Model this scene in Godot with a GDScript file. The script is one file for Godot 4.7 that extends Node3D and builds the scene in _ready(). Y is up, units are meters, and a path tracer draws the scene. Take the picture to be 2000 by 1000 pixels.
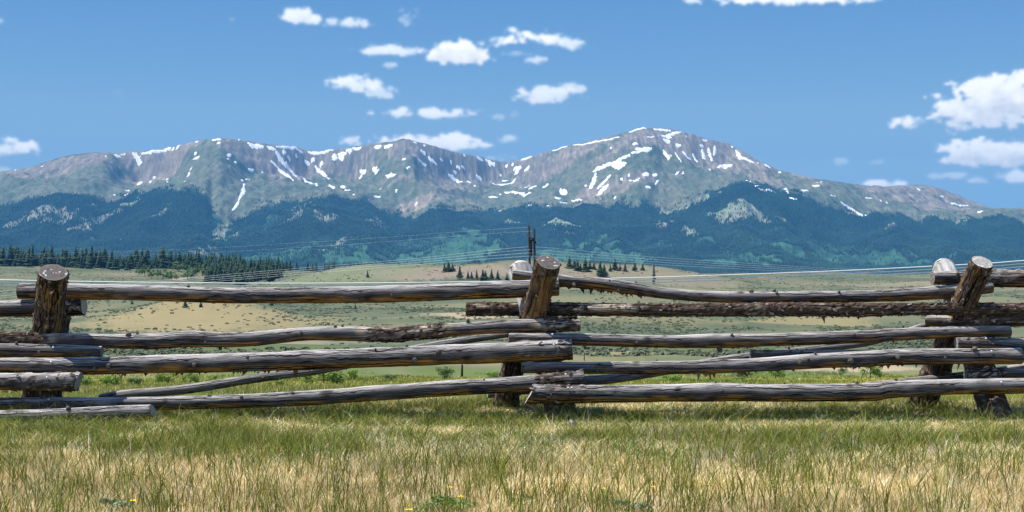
extends Node3D
# A weathered buck-and-rail fence in a mountain meadow, a wide valley and a snow-streaked range behind it.
# Metres, y up, the camera looks along -z. A place is often given by the photograph's pixel and a distance: spot().

const EYE := 1.55
const LENS := 2500.0
const LEVEL := 467.0

var taken := {}
var mats := {}
var rough_noise := FastNoiseLite.new()
var broad_noise := FastNoiseLite.new()
var fine_noise := FastNoiseLite.new()
var ridge_noise := FastNoiseLite.new()
var bark_noise := FastNoiseLite.new()
var rng := RandomNumberGenerator.new()
var fence: Node3D
var mountains: Node3D


func _ready() -> void:
	set_camera_and_light()
	rng.seed = 4711
	for pair in [[rough_noise, 11, 1.0], [broad_noise, 23, 1.0], [fine_noise, 37, 1.0], [bark_noise, 53, 1.0]]:
		pair[0].seed = pair[1]
		pair[0].frequency = pair[2]
		pair[0].noise_type = FastNoiseLite.TYPE_SIMPLEX_SMOOTH
		pair[0].fractal_type = FastNoiseLite.FRACTAL_FBM
		pair[0].fractal_octaves = 3
	ridge_noise.seed = 71
	ridge_noise.frequency = 1.0
	ridge_noise.noise_type = FastNoiseLite.TYPE_SIMPLEX_SMOOTH
	ridge_noise.fractal_type = FastNoiseLite.FRACTAL_RIDGED
	ridge_noise.fractal_octaves = 3
	make_materials()
	build_ground()
	build_mountains()
	build_fence()
	build_power_lines()
	build_trees()
	build_shrubs()
	build_sagebrush()
	build_grass()
	build_flowers()


func set_camera_and_light() -> void:
	var cam := Camera3D.new()
	cam.name = "camera"
	cam.projection = Camera3D.PROJECTION_FRUSTUM
	cam.near = 0.1
	cam.far = 40000.0
	cam.keep_aspect = Camera3D.KEEP_HEIGHT
	cam.size = 2.0 * cam.near * 500.0 / LENS
	cam.frustum_offset = Vector2(0.0, (LEVEL - 500.0) / LENS * cam.near)   # a level lens shifted a little downwards
	cam.position = Vector3(0, EYE, 0)
	add_child(cam)
	cam.current = true
	var sun := DirectionalLight3D.new()
	sun.name = "sun"
	sun.light_color = Color(1.0, 0.965, 0.91)
	sun.light_energy = 1.5
	sun.light_angular_distance = 0.5
	sun.shadow_enabled = true
	sun.basis = Basis.looking_at(-Vector3(-0.45, 0.88, -0.04))
	add_child(sun)
	var env := Environment.new()
	env.background_mode = Environment.BG_SKY
	env.tonemap_mode = Environment.TONE_MAPPER_LINEAR
	env.tonemap_exposure = 1.5
	env.background_energy_multiplier = 0.86
	env.sdfgi_enabled = true
	env.ssao_enabled = true
	env.ssil_enabled = true
	env.fog_enabled = true
	env.fog_density = 0.000047
	env.fog_light_color = Color(0.12, 0.49, 1.0).linear_to_srgb()
	var sky := Sky.new()
	var pano := PanoramaSkyMaterial.new()
	pano.panorama = ImageTexture.create_from_image(sky_image())
	sky.sky_material = pano
	env.sky = sky
	var we := WorldEnvironment.new()
	we.name = "world_environment"
	we.environment = env
	add_child(we)


# ------------------------------------------------------------------ sky

func sky_tone(up: float) -> Color:   # sRGB, by the height above the horizon in degrees
	var tones := [[0.0, Color8(140, 186, 226)], [3.0, Color8(151, 187, 217)], [5.5, Color8(139, 178, 213)], [8.0, Color8(117, 163, 207)], [10.8, Color8(101, 150, 200)], [25.0, Color8(78, 132, 196)], [90.0, Color8(52, 100, 172)]]
	for i in tones.size() - 1:
		if up <= tones[i + 1][0]:
			return Color(0.93, 0.935, 0.945) * tones[i][1].lerp(tones[i + 1][1], clampf((up - tones[i][0]) / (tones[i + 1][0] - tones[i][0]), 0.0, 1.0))
	return tones[-1][1] * Color(0.93, 0.935, 0.945)


func sky_image() -> Image:
	var w := 4096
	var h := 2048
	var im := Image.create(w, h, false, Image.FORMAT_RGB8)
	for y in h:
		var up := 90.0 - (y + 0.5) / h * 180.0
		im.fill_rect(Rect2i(0, y, w, 1), sky_tone(up) if up > 0.0 else Color8(120, 128, 112))
	var puff := FastNoiseLite.new()
	puff.seed = 5
	puff.frequency = 1.0
	puff.fractal_octaves = 5
	puff.fractal_gain = 0.55
	# fair-weather clouds over the range: azimuth and height come from the photograph (x, y, half width, half height, thickness)
	var clouds := [
		[588, 31, 44, 19, 0.9], [684, 43, 52, 12, 0.8], [795, 36, 27, 24, 0.42], [757, 98, 64, 13, 0.85], [893, 106, 70, 28, 1.2], [1036, 75, 74, 22, 1.0], [1105, 84, 34, 18, 0.8],
		[1046, 118, 22, 11, 0.75], [1003, 105, 32, 8, 0.4], [690, 163, 52, 20, 0.95], [740, 181, 34, 15, 0.7], [1072, 187, 84, 19, 0.85], [1108, 174, 30, 14, 0.7], [836, 220, 114, 14, 0.9],
		[683, 277, 24, 14, 0.9], [850, 278, 116, 20, 1.1], [990, 271, 26, 9, 0.7], [975, 307, 32, 9, 0.8], [1930, 214, 98, 48, 1.5], [1995, 190, 110, 40, 1.5], [1770, 243, 30, 16, 1.0],
		[1942, 299, 84, 29, 1.4], [1995, 342, 42, 15, 0.8], [1860, 341, 24, 7, 0.5], [1910, 351, 20, 9, 0.5], [1822, 342, 22, 6, 0.4], [1738, 358, 54, 9, 0.9], [28, 290, 56, 19, 1.0],
		[1600, -6, 190, 18, 1.1], [1350, -2, 30, 10, 0.8], [230, 182, 17, 7, 0.38], [452, 36, 11, 6, 0.3], [1640, 316, 14, 8, 0.34], [1711, 315, 18, 6, 0.34], [1002, 222, 14, 8, 0.34],
		[972, 228, 14, 7, 0.36], [760, 126, 14, 7, 0.6], [2, 331, 16, 6, 0.5], [2330, 60, 80, 22, 1.0], [-90, 130, 70, 18, 0.9], [-60, 40, 50, 14, 0.7], [2180, 260, 90, 30, 1.2]]
	var placed := []
	for c in clouds:
		placed.append([atan2(c[0] - 1000.0, LENS), atan2(LEVEL - c[1], sqrt(LENS * LENS + pow(c[0] - 1000.0, 2.0))), c[2] / LENS, c[3] / LENS, c[4]])
	var r := RandomNumberGenerator.new()
	r.seed = 77
	for i in 130:   # the same scattered clouds all round
		var az := r.randf_range(-PI, PI)
		var el := deg_to_rad(r.randf_range(4.0, 60.0))
		if absf(az) < 0.5 and el < 0.24:
			continue
		var s := r.randf_range(0.01, 0.05) * (0.6 + el * 2.0)
		placed.append([az, el, s * r.randf_range(1.2, 2.4), s * r.randf_range(0.3, 0.6), r.randf_range(0.6, 1.2)])
	var step := TAU / w
	for n in placed.size():
		var c: Array = placed[n]
		var cx = c[0] / TAU * w
		var cy = (0.5 - c[1] / PI) * h
		var rx: float = c[2] / step / maxf(cos(c[1]), 0.3)
		var ry: float = c[3] / step
		for y in range(maxi(0, int(cy - ry * 1.9)), mini(h, int(cy + ry * 1.5) + 2)):
			for x0 in range(int(cx - rx * 1.4), int(cx + rx * 1.4) + 2):
				var dx = (x0 - cx) / rx
				var dy = (y - cy) / ry
				if dy > 0.0:
					dy *= 1.5   # flatter bases
				var f := puff.get_noise_3d(x0 * 0.11, y * 0.17, n * 7.3)
				var g := puff.get_noise_3d(x0 * 0.03 + 40.0, y * 0.05, n * 3.1)
				var body = 0.92 - dx * dx * 0.95 - dy * dy * 0.85 + f * 1.15 + g * 0.95 + maxf(c[4] - 1.0, 0.0) * 0.75
				var a := clampf(body * (1.25 + maxf(c[4] - 0.8, 0.0) * 1.8), 0.0, 1.0)
				a = a * a * (3.0 - 2.0 * a) * clampf(c[4], 0.0, 1.0)
				if a <= 0.004:
					continue
				var x := posmod(x0, w)
				var lit := clampf(0.75 - dy * 0.42 + f * 0.5, 0.0, 1.0)
				if c[4] < 1.15:
					lit = lerpf(lit, 1.0, 0.55)
				var white := Color(0.74, 0.775, 0.83).lerp(Color(1.0, 1.0, 1.0), lit)
				im.set_pixel(x, y, im.get_pixel(x, y).lerp(white, a))
	return im


# ------------------------------------------------------------------ helpers

func spot(px: float, py: float, d: float) -> Vector3:
	return Vector3((px - 1000.0) / LENS * d, EYE + (LEVEL - py) / LENS * d, -d)


func numbered(called: String) -> String:
	taken[called] = taken.get(called, 0) + 1
	return called if taken[called] == 1 else "%s_%03d" % [called, taken[called] - 1]


func tag(o: Node, label: String, category := "", group := "", kind := "") -> Node:
	if label: o.set_meta("label", label)
	if category: o.set_meta("category", category)
	if group: o.set_meta("group", group)
	if kind: o.set_meta("kind", kind)
	return o


func base(called: String, where := Vector3.ZERO) -> Node3D:
	var o := Node3D.new()
	o.name = numbered(called)
	o.position = where
	add_child(o, true)
	return o


func part(called: String, m: Mesh, material: Material, parent: Node) -> MeshInstance3D:
	var o := MeshInstance3D.new()
	var n := 0
	for c in parent.get_children():
		if String(c.name).begins_with(called):
			n += 1
	o.name = called if n == 0 else "%s_%03d" % [called, n]
	o.mesh = m
	o.material_override = material
	parent.add_child(o, true)
	return o


func copy(o: Node3D, called: String, where: Vector3, turn: float, size: Vector3, label: String, category: String, group := "") -> Node3D:
	var c: Node3D = o.duplicate()
	c.name = numbered(called)
	add_child(c, true)
	c.position = where
	c.rotation.y = turn
	c.scale = size
	for key in ["label", "category", "group"]:
		if c.has_meta(key):
			c.remove_meta(key)
	tag(c, label, category, group)
	return c


func along(list: Array, x: float) -> float:   # a broken line through [x, y, x, y, ...]
	if x <= list[0]:
		return list[1]
	for i in range(2, list.size(), 2):
		if x <= list[i]:
			var t: float = (x - list[i - 2]) / (list[i] - list[i - 2])
			return lerpf(list[i - 1], list[i + 1], t)
	return list[-1]


func soft(list: Array, x: float) -> float:   # the same, rounded at its corners
	if x <= list[0]:
		return list[1]
	var n := list.size()
	for i in range(2, n, 2):
		if x <= list[i]:
			var t: float = (x - list[i - 2]) / (list[i] - list[i - 2])
			var before: float = list[i - 3] if i >= 4 else list[i - 1]
			var after: float = list[i + 3] if i + 3 < n else list[i + 1]
			return lerpf(cubic_interpolate(list[i - 1], list[i + 1], before, after, t), lerpf(list[i - 1], list[i + 1], t), 0.4)
	return list[-1]


func plain(color: Color, rough := 0.9, vertex := true) -> StandardMaterial3D:
	var m := StandardMaterial3D.new()
	m.albedo_color = color
	m.roughness = rough
	m.metallic_specular = 0.3
	m.vertex_color_use_as_albedo = vertex
	m.cull_mode = BaseMaterial3D.CULL_DISABLED
	return m


func make_materials() -> void:
	mats.ground = plain(Color.WHITE, 0.95)
	mats.mountain = plain(Color.WHITE, 0.95)
	mats.snow = plain(Color(0.93, 0.945, 0.96), 0.7, false)
	mats.needles = plain(Color.WHITE, 0.9)
	mats.leaves = plain(Color.WHITE, 0.7)
	mats.leaves.backlight_enabled = true
	mats.leaves.backlight = Color(0.35, 0.42, 0.16)
	mats.grass = plain(Color.WHITE, 0.65)
	mats.grass.backlight_enabled = true
	mats.grass.backlight = Color(0.5, 0.5, 0.3)
	mats.nail = plain(Color(0.82, 0.83, 0.85), 0.35, false)
	mats.nail.metallic = 0.4
	mats.wire = plain(Color(0.93, 0.94, 0.95), 0.5, false)
	mats.dark_steel = plain(Color(0.16, 0.15, 0.15), 0.6, false)
	mats.pole = plain(Color(0.2, 0.195, 0.19), 0.9, false)
	mats.bush_wood = plain(Color(0.3, 0.24, 0.18), 0.9, false)
	# wood: grain and checks along the log (u runs along it, v round it)
	var grain := FastNoiseLite.new()
	grain.seed = 9
	grain.frequency = 1.0
	grain.fractal_octaves = 4
	var w := 1024
	var h := 256
	var tone := Image.create(w, h, false, Image.FORMAT_RGB8)
	var relief := Image.create(w, h, false, Image.FORMAT_RGB8)
	for y in h:
		var ang := TAU * y / h
		var cx := cos(ang)
		var cy := sin(ang)
		for x in w:
			var t := TAU * x / w
			var twist := grain.get_noise_3d(cos(t) * 0.6, sin(t) * 0.6, 3.0) * 0.35
			var a2 := ang + twist
			var streak := grain.get_noise_3d(cos(a2) * 9.0 + cos(t) * 1.7, sin(a2) * 9.0 + sin(t) * 1.7, 5.0)
			var blot := grain.get_noise_3d(cx * 1.2 + cos(t) * 2.5, cy * 1.2 + sin(t) * 2.5, 11.0)
			var check := 1.0 - smoothstep(0.0, 0.07, absf(grain.get_noise_3d(cos(a2) * 3.2 + cos(t) * 0.35, sin(a2) * 3.2 + sin(t) * 0.35, 17.0)))
			check *= smoothstep(-0.05, 0.2, grain.get_noise_2d(cos(t) * 1.6 + cx, sin(t) * 1.6 + cy))
			var v := clampf(0.86 + streak * 0.75 + blot * 0.16, 0.25, 1.0) * (1.0 - 0.72 * check)
			tone.set_pixel(x, y, Color(v, v, v * 1.0))
			var hgt := clampf(0.6 + streak * 0.35 - check * 0.5, 0.0, 1.0)
			relief.set_pixel(x, y, Color(hgt, hgt, hgt))
	var cut := RandomNumberGenerator.new()
	cut.seed = 15
	for n in 42:
		var u0 := cut.randi() % w
		var v0 := cut.randf() * h
		var span := cut.randi_range(90, 420)
		var wide := cut.randf_range(0.8, 3.4)
		var slope := cut.randf_range(-0.05, 0.05)
		for k in span:
			var mid_v := v0 + slope * k + grain.get_noise_2d(k * 0.02, n * 9.0) * 7.0
			var half := wide * sin(PI * k / span)
			for q in range(int(mid_v - half - 1.0), int(mid_v + half + 2.0)):
				var near := clampf(half + 0.6 - absf(q - mid_v), 0.0, 1.0)
				if near > 0.0:
					var xx := posmod(u0 + k, w)
					var yy := posmod(q, h)
					tone.set_pixel(xx, yy, tone.get_pixel(xx, yy).lerp(Color(0.13, 0.12, 0.12), near))
					relief.set_pixel(xx, yy, relief.get_pixel(xx, yy).lerp(Color.BLACK, near))
	mats.wood = plain(Color.WHITE, 0.92)
	mats.wood.albedo_texture = ImageTexture.create_from_image(tone)
	mats.wood.heightmap_enabled = true
	mats.wood.heightmap_scale = 0.7
	mats.wood.heightmap_texture = ImageTexture.create_from_image(relief)
	mats.bleached_wood = mats.wood.duplicate()
	mats.bleached_wood.albedo_texture = null
	mats.bleached_wood.albedo_color = Color(0.93, 0.93, 0.93)
	mats.end_grain = plain(Color.WHITE, 0.9)


func grid_mesh(points: PackedVector3Array, colors: PackedColorArray, cols: int, rows: int) -> ArrayMesh:   # row by row, columns run to +x, rows away from the camera
	var normals := PackedVector3Array()
	normals.resize(points.size())
	for r in rows:
		var ra := maxi(r - 1, 0) * cols
		var rb := mini(r + 1, rows - 1) * cols
		var rr := r * cols
		for c in cols:
			normals[rr + c] = (points[rr + mini(c + 1, cols - 1)] - points[rr + maxi(c - 1, 0)]).cross(points[rb + c] - points[ra + c]).normalized()
	var index := PackedInt32Array()
	index.resize((cols - 1) * (rows - 1) * 6)
	var k := 0
	for r in rows - 1:
		for c in cols - 1:
			var i := r * cols + c
			index[k] = i
			index[k + 1] = i + cols
			index[k + 2] = i + 1
			index[k + 3] = i + 1
			index[k + 4] = i + cols
			index[k + 5] = i + cols + 1
			k += 6
	var arrays := []
	arrays.resize(Mesh.ARRAY_MAX)
	arrays[Mesh.ARRAY_VERTEX] = points
	arrays[Mesh.ARRAY_NORMAL] = normals
	arrays[Mesh.ARRAY_COLOR] = colors
	arrays[Mesh.ARRAY_INDEX] = index
	var m := ArrayMesh.new()
	m.add_surface_from_arrays(Mesh.PRIMITIVE_TRIANGLES, arrays)
	return m


# ------------------------------------------------------------------ valley floor and foothills

const FALL := [-90, 0.4, -20, 0.1, 0, 0, 11.6, 0, 12.6, -0.05, 13.6, -0.15, 15, -0.33, 20, -0.9, 30, -2.05, 45, -3.7, 60, -5.3, 80, -7.2, 105, -9.2, 130, -10.7, 200, -15.0, 300, -20.5, 450, -26.0, 600, -30.0, 800, -33.0, 1000, -35.0, 1250, -36.5, 1480, -40.0, 1800, -78.0, 2400, -140.0, 3000, -166.0, 5600, -174.0]
# rises of the foothills: x of the photograph, distance, half width, half depth, height
const RISES := [[40, 1430, 340, 150, 8.5], [890, 1000, 105, 130, 16.0], [1260, 1060, 72, 120, 11.5], [680, 1030, 55, 120, 6.0], [1080, 1000, 60, 110, 5.0], [400, 420, 30, 36, 7.5], [500, 640, 75, 60, 6.0], [720, 700, 60, 60, 5.0],
	[660, 330, 14, 30, 1.2], [1350, 560, 60, 60, 4.4], [1580, 520, 30, 40, 4.6], [1750, 640, 60, 50, 5.0], [2000, 480, 40, 50, 4.4], [1150, 620, 40, 45, 4.2], [1800, 1220, 190, 130, 3.0], [150, 700, 90, 90, 4.0], [1000, 760, 70, 60, 3.0]]
var fall_table := PackedFloat32Array()
var bare := []


func ground_height(x: float, d: float) -> float:
	if fall_table.is_empty():
		for i in 5700:
			fall_table.append(soft(FALL, i - 90.0))
	var i := clampf(d + 90.0, 0.0, 5698.0)
	var h := lerpf(fall_table[int(i)], fall_table[int(i) + 1], i - int(i))
	if d > 100.0:
		for r in RISES:
			var dd: float = (d - r[1]) / r[3]
			if absf(dd) < 3.0:
				var dx: float = (x - (r[0] - 1000.0) / LENS * r[1]) / r[2]
				if absf(dx) < 3.0:
					h += r[4] * exp(-dd * dd - dx * dx)
	h += broad_noise.get_noise_2d(x * 0.006, d * 0.006) * clampf((d - 40.0) * 0.012, 0.0, 4.0) + rough_noise.get_noise_2d(x * 0.05, d * 0.05) * clampf(d * 0.004, 0.03, 0.5)
	return h


func ground_point(x: float, d: float) -> Vector3:
	return Vector3(x, ground_height(x, d), -d)


func ground_seen(px: float, py: float, from := 12.0) -> Vector3:   # where a line of sight meets the ground
	var d := from
	while d < 2200.0:
		var x := (px - 1000.0) / LENS * d
		if ground_height(x, d) >= EYE + (LEVEL - py) / LENS * d:
			return ground_point(x, d)
		d *= 1.01
	return ground_point((px - 1000.0) / LENS * d, d)


func ground_tone(x: float, d: float, bare: Array) -> Color:
	var n := broad_noise.get_noise_2d(x * 0.018 + 3.0, d * 0.018)
	var f := fine_noise.get_noise_2d(x * 0.12, d * 0.05)
	var g := rough_noise.get_noise_2d(x * 1.1, d * 1.1)
	var thatch := Color(0.58, 0.46, 0.26).lerp(Color(0.27, 0.21, 0.1), clampf(0.5 + g, 0, 1))
	var meadow := Color(0.13, 0.18, 0.045).lerp(Color(0.24, 0.235, 0.09), clampf(0.35 + n * 1.2 + f * 0.9, 0, 1))
	var sage := Color(0.145, 0.178, 0.095).lerp(Color(0.225, 0.222, 0.12), clampf(0.25 + n * 1.3 + f * 0.4, 0, 1))
	var band := rough_noise.get_noise_2d(x * 0.0045 + 20.0, d * 0.013)
	sage = sage.lerp(Color(0.10, 0.14, 0.08), clampf(band * 2.2 - 0.1, 0, 0.75)).lerp(Color(0.27, 0.265, 0.14), clampf(-band * 2.0 - 0.25, 0, 0.7))
	var c := thatch
	if d > 8.6:
		c = thatch.lerp(meadow * 0.62, clampf((d - 8.6 + g * 0.6) / 0.8, 0, 1)).lerp(meadow, clampf((d - 14.0) / 8.0, 0, 1))
	if d > 85.0:
		c = c.lerp(sage, clampf((d - 85.0 + f * 30.0) / 40.0, 0, 1))
	var dull := lerpf(1.0, 0.7, clampf((d - 60.0) / 60.0, 0, 1))   # the sage flats are greyer and darker than the meadow
	for b in bare:
		var dx: float = (x - b[0]) / b[2]
		var dd: float = (d - b[1]) / b[3]
		var away := dx * dx + dd * dd + f * 0.6 + g * 0.25
		if away < 1.2:
			c = c.lerp(b[4], clampf((1.2 - away) * 1.8, 0.0, 1.0) * b[5])
	return Color(c.r * dull, c.g * dull, c.b * dull * 1.08)


func build_ground() -> void:
	var tan_grass := Color(0.325, 0.285, 0.135)
	var sand := Color(0.5, 0.41, 0.26)
	var green := Color(0.13, 0.18, 0.06)
	var clay := Color(0.45, 0.32, 0.22)
	# bare and dry places: x and y of the photograph at their middle, half width and half depth in metres
	for b in [[390, 625, 32, 52, Color(0.37, 0.315, 0.155), 1.0], [560, 635, 16, 34, tan_grass, 0.7], [690, 662, 15, 26, tan_grass, 0.7], [960, 618, 22, 26, sand, 0.9], [1180, 621, 26, 8, sand, 0.7], [1570, 630, 22, 30, tan_grass, 0.9], [1640, 634, 9, 18, tan_grass, 0.8],
			[330, 676, 28, 9, sand, 0.5], [1650, 723, 8, 4, sand, 0.8], [870, 535, 60, 50, Color(0.36, 0.29, 0.21), 0.8], [1090, 529, 40, 40, Color(0.36, 0.3, 0.21), 0.7], [1300, 540, 60, 60, Color(0.33, 0.29, 0.19), 0.7], [1750, 556, 120, 60, Color(0.33, 0.29, 0.18), 0.75],
			[350, 546, 8, 26, clay, 0.9], [395, 540, 7, 22, clay, 0.8], [265, 537, 22, 20, Color(0.35, 0.27, 0.2), 0.6], [640, 566, 6, 12, clay, 0.8], [1500, 690, 18, 14, clay, 0.5], [1420, 684, 16, 8, green, 0.9], [420, 682, 26, 10, green, 0.8], [640, 540, 70, 80, Color(0.24, 0.28, 0.15), 0.7],
			[780, 706, 20, 8, tan_grass, 0.6], [700, 735, 9, 5, green, 0.5], [1250, 690, 24, 10, tan_grass, 0.6], [1900, 640, 30, 26, tan_grass, 0.6], [1300, 622, 24, 16, tan_grass, 0.5], [200, 700, 20, 8, Color(0.25, 0.29, 0.16), 0.7]]:
		var p := ground_seen(b[0], b[1], 20.0)
		bare.append([p.x, -p.z, b[2], b[3], b[4], b[5]])
	var rows := 430
	var cols := 560
	var points := PackedVector3Array()
	var colors := PackedColorArray()
	points.resize(rows * cols)
	colors.resize(rows * cols)
	for r in rows:
		var d := -80.0 + r * 4.0 if r < 21 else 4.0 * pow(1400.0, (r - 20.0) / (rows - 21.0))
		var near := maxf(absf(d) * 0.43, 5.0) + 2.0
		var wide := absf(d) * 1.3 + 90.0
		for c in cols:
			var s := c / (cols - 1.0) * 2.0 - 1.0
			var x := s / 0.84 * near if absf(s) < 0.84 else signf(s) * lerpf(near, wide, (absf(s) - 0.84) / 0.16)
			points[r * cols + c] = ground_point(x, d)
			colors[r * cols + c] = ground_tone(x, d, bare)
	var o := MeshInstance3D.new()
	o.name = numbered("ground")
	o.mesh = grid_mesh(points, colors, cols, rows)
	o.material_override = mats.ground
	add_child(o, true)
	tag(o, "meadow and sagebrush valley floor rolling away to the foothills", "", "", "structure")


# ------------------------------------------------------------------ the range

const SNOW_WEST := [
	[7, 224, 305, 234, 306], [3.5, 237, 303, 239, 303], [4.2, 242, 302, 245, 303], [2.8, 258, 301, 268, 300], [6.3, 261, 301, 268, 308, 275, 323], [3.5, 277, 301, 301, 296, 329, 292],
	[5.6, 322, 294, 334, 290], [3.5, 338, 292], [4.9, 347, 287, 351, 286], [2.1, 382, 277, 388, 277], [3.5, 415, 274, 432, 274], [2.8, 425, 280, 431, 280],
	[2.1, 467, 274], [4.2, 485, 280, 495, 292], [8.4, 490, 282, 515, 288], [4.9, 522, 287, 539, 294], [4.9, 539, 288, 574, 290, 581, 292], [3.5, 574, 288, 592, 300],
	[7, 541, 297, 546, 309, 557, 322, 569, 336, 581, 345], [3.5, 530, 316, 543, 329, 560, 344, 574, 355], [5.6, 555, 299], [4.9, 564, 311], [2.8, 579, 307], [5.6, 593, 350, 606, 357, 620, 365],
	[2.8, 595, 315, 606, 322], [5.6, 611, 315], [4.2, 616, 326, 630, 339, 644, 352], [5.6, 628, 322], [6.3, 644, 362, 654, 369], [4.2, 667, 364, 674, 368],
	[3.5, 676, 371, 683, 374], [2.8, 691, 381], [3.5, 602, 297, 623, 301, 641, 294, 651, 290], [6.3, 653, 302, 655, 315], [3.5, 662, 302, 670, 313], [5.6, 683, 295],
	[6.3, 378, 313, 389, 306], [3.5, 382, 300], [2.8, 443, 304, 452, 304], [2.1, 445, 312], [2.1, 459, 319, 462, 319], [3.5, 485, 333, 496, 334],
	[1.8, 513, 338], [9.1, 273, 359], [2.1, 299, 348, 305, 348], [2.8, 294, 357], [2.8, 327, 352], [2.8, 327, 356],
	[2.8, 373, 331], [2.8, 369, 338, 367, 346], [2.1, 361, 355], [2.1, 245, 373, 254, 373], [3.2, 243, 383, 251, 379], [2.8, 224, 382],
	[2.1, 237, 391], [2.1, 270, 386], [2.1, 183, 401], [3.2, 473, 354], [2.8, 481, 353, 487, 351], [4.9, 477, 360, 474, 378, 467, 392],
	[3.9, 467, 392, 461, 404, 454, 413], [2.5, 82, 326], [1.8, 30, 333], [2.1, 207, 306],
]
const SNOW_MIDDLE := [
	[7, 652, 304, 655, 315], [4.2, 661, 302, 671, 313], [2.8, 664, 300, 677, 302], [4.9, 678, 294, 687, 299], [2.8, 689, 290, 706, 290], [4.9, 732, 288, 745, 287],
	[6.3, 752, 286, 767, 285], [4.9, 729, 329, 739, 335], [2.8, 703, 334, 715, 338], [4.9, 704, 348], [4.2, 754, 343, 773, 343], [2.8, 794, 331, 801, 327],
	[2.1, 786, 312, 794, 312], [2.1, 806, 305, 810, 307], [4.9, 822, 294, 831, 301], [2.8, 829, 285], [2.1, 808, 278, 814, 281], [2.8, 817, 313, 833, 324],
	[4.2, 837, 308, 853, 322], [2.5, 860, 312, 865, 315], [4.9, 876, 342, 892, 352, 904, 357], [2.8, 885, 336, 892, 339], [2.1, 881, 319], [2.1, 892, 325, 899, 332],
	[2.5, 901, 325, 908, 331], [1.8, 912, 355, 920, 358], [3.5, 931, 347, 941, 351], [2.1, 927, 364], [2.8, 932, 308, 944, 315], [2.8, 948, 314, 958, 315],
	[4.9, 954, 320, 967, 321], [2.1, 907, 304], [3.5, 989, 326], [2.8, 1001, 322], [5.6, 1004, 331, 1016, 329], [7, 1007, 341, 1016, 325],
	[5.6, 1025, 334, 1034, 324], [2.1, 978, 343], [2.1, 981, 354, 993, 354], [4.9, 963, 359, 983, 362, 1000, 358, 1008, 350], [4.2, 1025, 367, 1037, 364], [3.2, 1033, 370, 1048, 364],
	[6.3, 1000, 376, 1018, 377, 1039, 376], [2.5, 986, 376, 997, 378], [2.8, 954, 386, 972, 386], [2.1, 977, 381], [4.2, 1060, 367, 1071, 361], [2.1, 1018, 311, 1040, 306],
	[2.1, 1079, 292, 1109, 285], [2.5, 1119, 282, 1154, 280, 1193, 273, 1210, 268], [3.2, 1229, 259, 1263, 252], [3.5, 1277, 253, 1305, 255], [4.2, 1292, 266, 1308, 266, 1329, 259], [3.5, 1296, 275, 1308, 276],
	[1.4, 1264, 268, 1278, 268], [2.1, 1308, 256], [2.8, 1320, 285, 1329, 286], [1.8, 1301, 280], [7, 1242, 292, 1256, 294, 1273, 290], [2.5, 1236, 284, 1247, 284],
	[1.8, 1193, 290], [2.8, 1233, 300, 1249, 298], [7.7, 1159, 337, 1172, 329, 1189, 322, 1210, 313, 1231, 305], [8.4, 1196, 322, 1217, 325, 1222, 318], [7, 1163, 339, 1159, 357, 1152, 371], [5.6, 1168, 371, 1179, 357, 1193, 343],
	[7, 1166, 383, 1175, 374, 1187, 361], [14, 1100, 377], [4.2, 1084, 387, 1096, 388], [3.2, 1144, 364], [3.2, 1117, 393, 1138, 393], [2.1, 1093, 397, 1109, 397],
	[2.5, 1070, 403], [2.5, 1030, 402, 1039, 401], [4.9, 1229, 353, 1242, 355, 1250, 349], [6.3, 1256, 343, 1268, 341], [4.2, 1275, 343, 1284, 343], [3.5, 1214, 351],
	[2.1, 1228, 344], [4.2, 1261, 367, 1270, 367], [2.1, 1287, 353, 1280, 364], [2.8, 1201, 388], [4.9, 1296, 295, 1301, 304, 1308, 313], [2.1, 1310, 304],
	[3.5, 731, 385, 743, 385], [3.2, 813, 399], [2.5, 774, 374], [3.5, 666, 365, 673, 369], [2.8, 675, 371, 683, 374], [2.1, 743, 370],
	[4.2, 976, 413],
]
const SNOW_EAST := [
	[2.8, 1300, 269, 1312, 269], [2.8, 1300, 276, 1309, 277], [1.8, 1340, 267], [2.8, 1372, 275, 1381, 275], [2.5, 1321, 285, 1330, 285], [2.5, 1367, 287, 1374, 287],
	[4.2, 1300, 299, 1307, 313], [3.2, 1319, 299, 1325, 309, 1332, 318], [2.5, 1333, 297, 1342, 308, 1349, 312], [3.2, 1353, 302, 1363, 318], [5.6, 1372, 294, 1375, 313], [4.2, 1384, 290, 1386, 302, 1391, 316],
	[2.8, 1397, 286, 1395, 306], [7, 1403, 329, 1416, 325, 1430, 323], [2.5, 1386, 332], [6.3, 1438, 295, 1447, 309, 1458, 312, 1473, 319], [2.8, 1430, 288], [1.8, 1480, 319],
	[3.5, 1494, 322, 1505, 329], [4.2, 1521, 337, 1526, 338], [4.9, 1458, 355, 1466, 355], [2.5, 1475, 364, 1482, 365], [3.5, 1482, 369, 1496, 373, 1517, 379], [3.2, 1526, 369, 1540, 380],
	[2.5, 1542, 387, 1556, 391], [4.9, 1564, 372, 1578, 373], [3.2, 1587, 363, 1601, 364], [1.8, 1596, 357, 1606, 357], [1.8, 1622, 383, 1631, 384], [4.9, 1643, 397, 1657, 406, 1671, 414, 1694, 421],
	[2.5, 1690, 387, 1704, 389], [2.1, 1720, 393], [1.8, 1732, 397], [4.9, 1794, 371], [1.8, 1837, 385, 1843, 385], [2.8, 1858, 399, 1874, 402, 1890, 402],
	[5.6, 1911, 414, 1918, 415], [2.8, 1319, 343, 1326, 336], [2.5, 1330, 341, 1335, 337],
]
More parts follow.
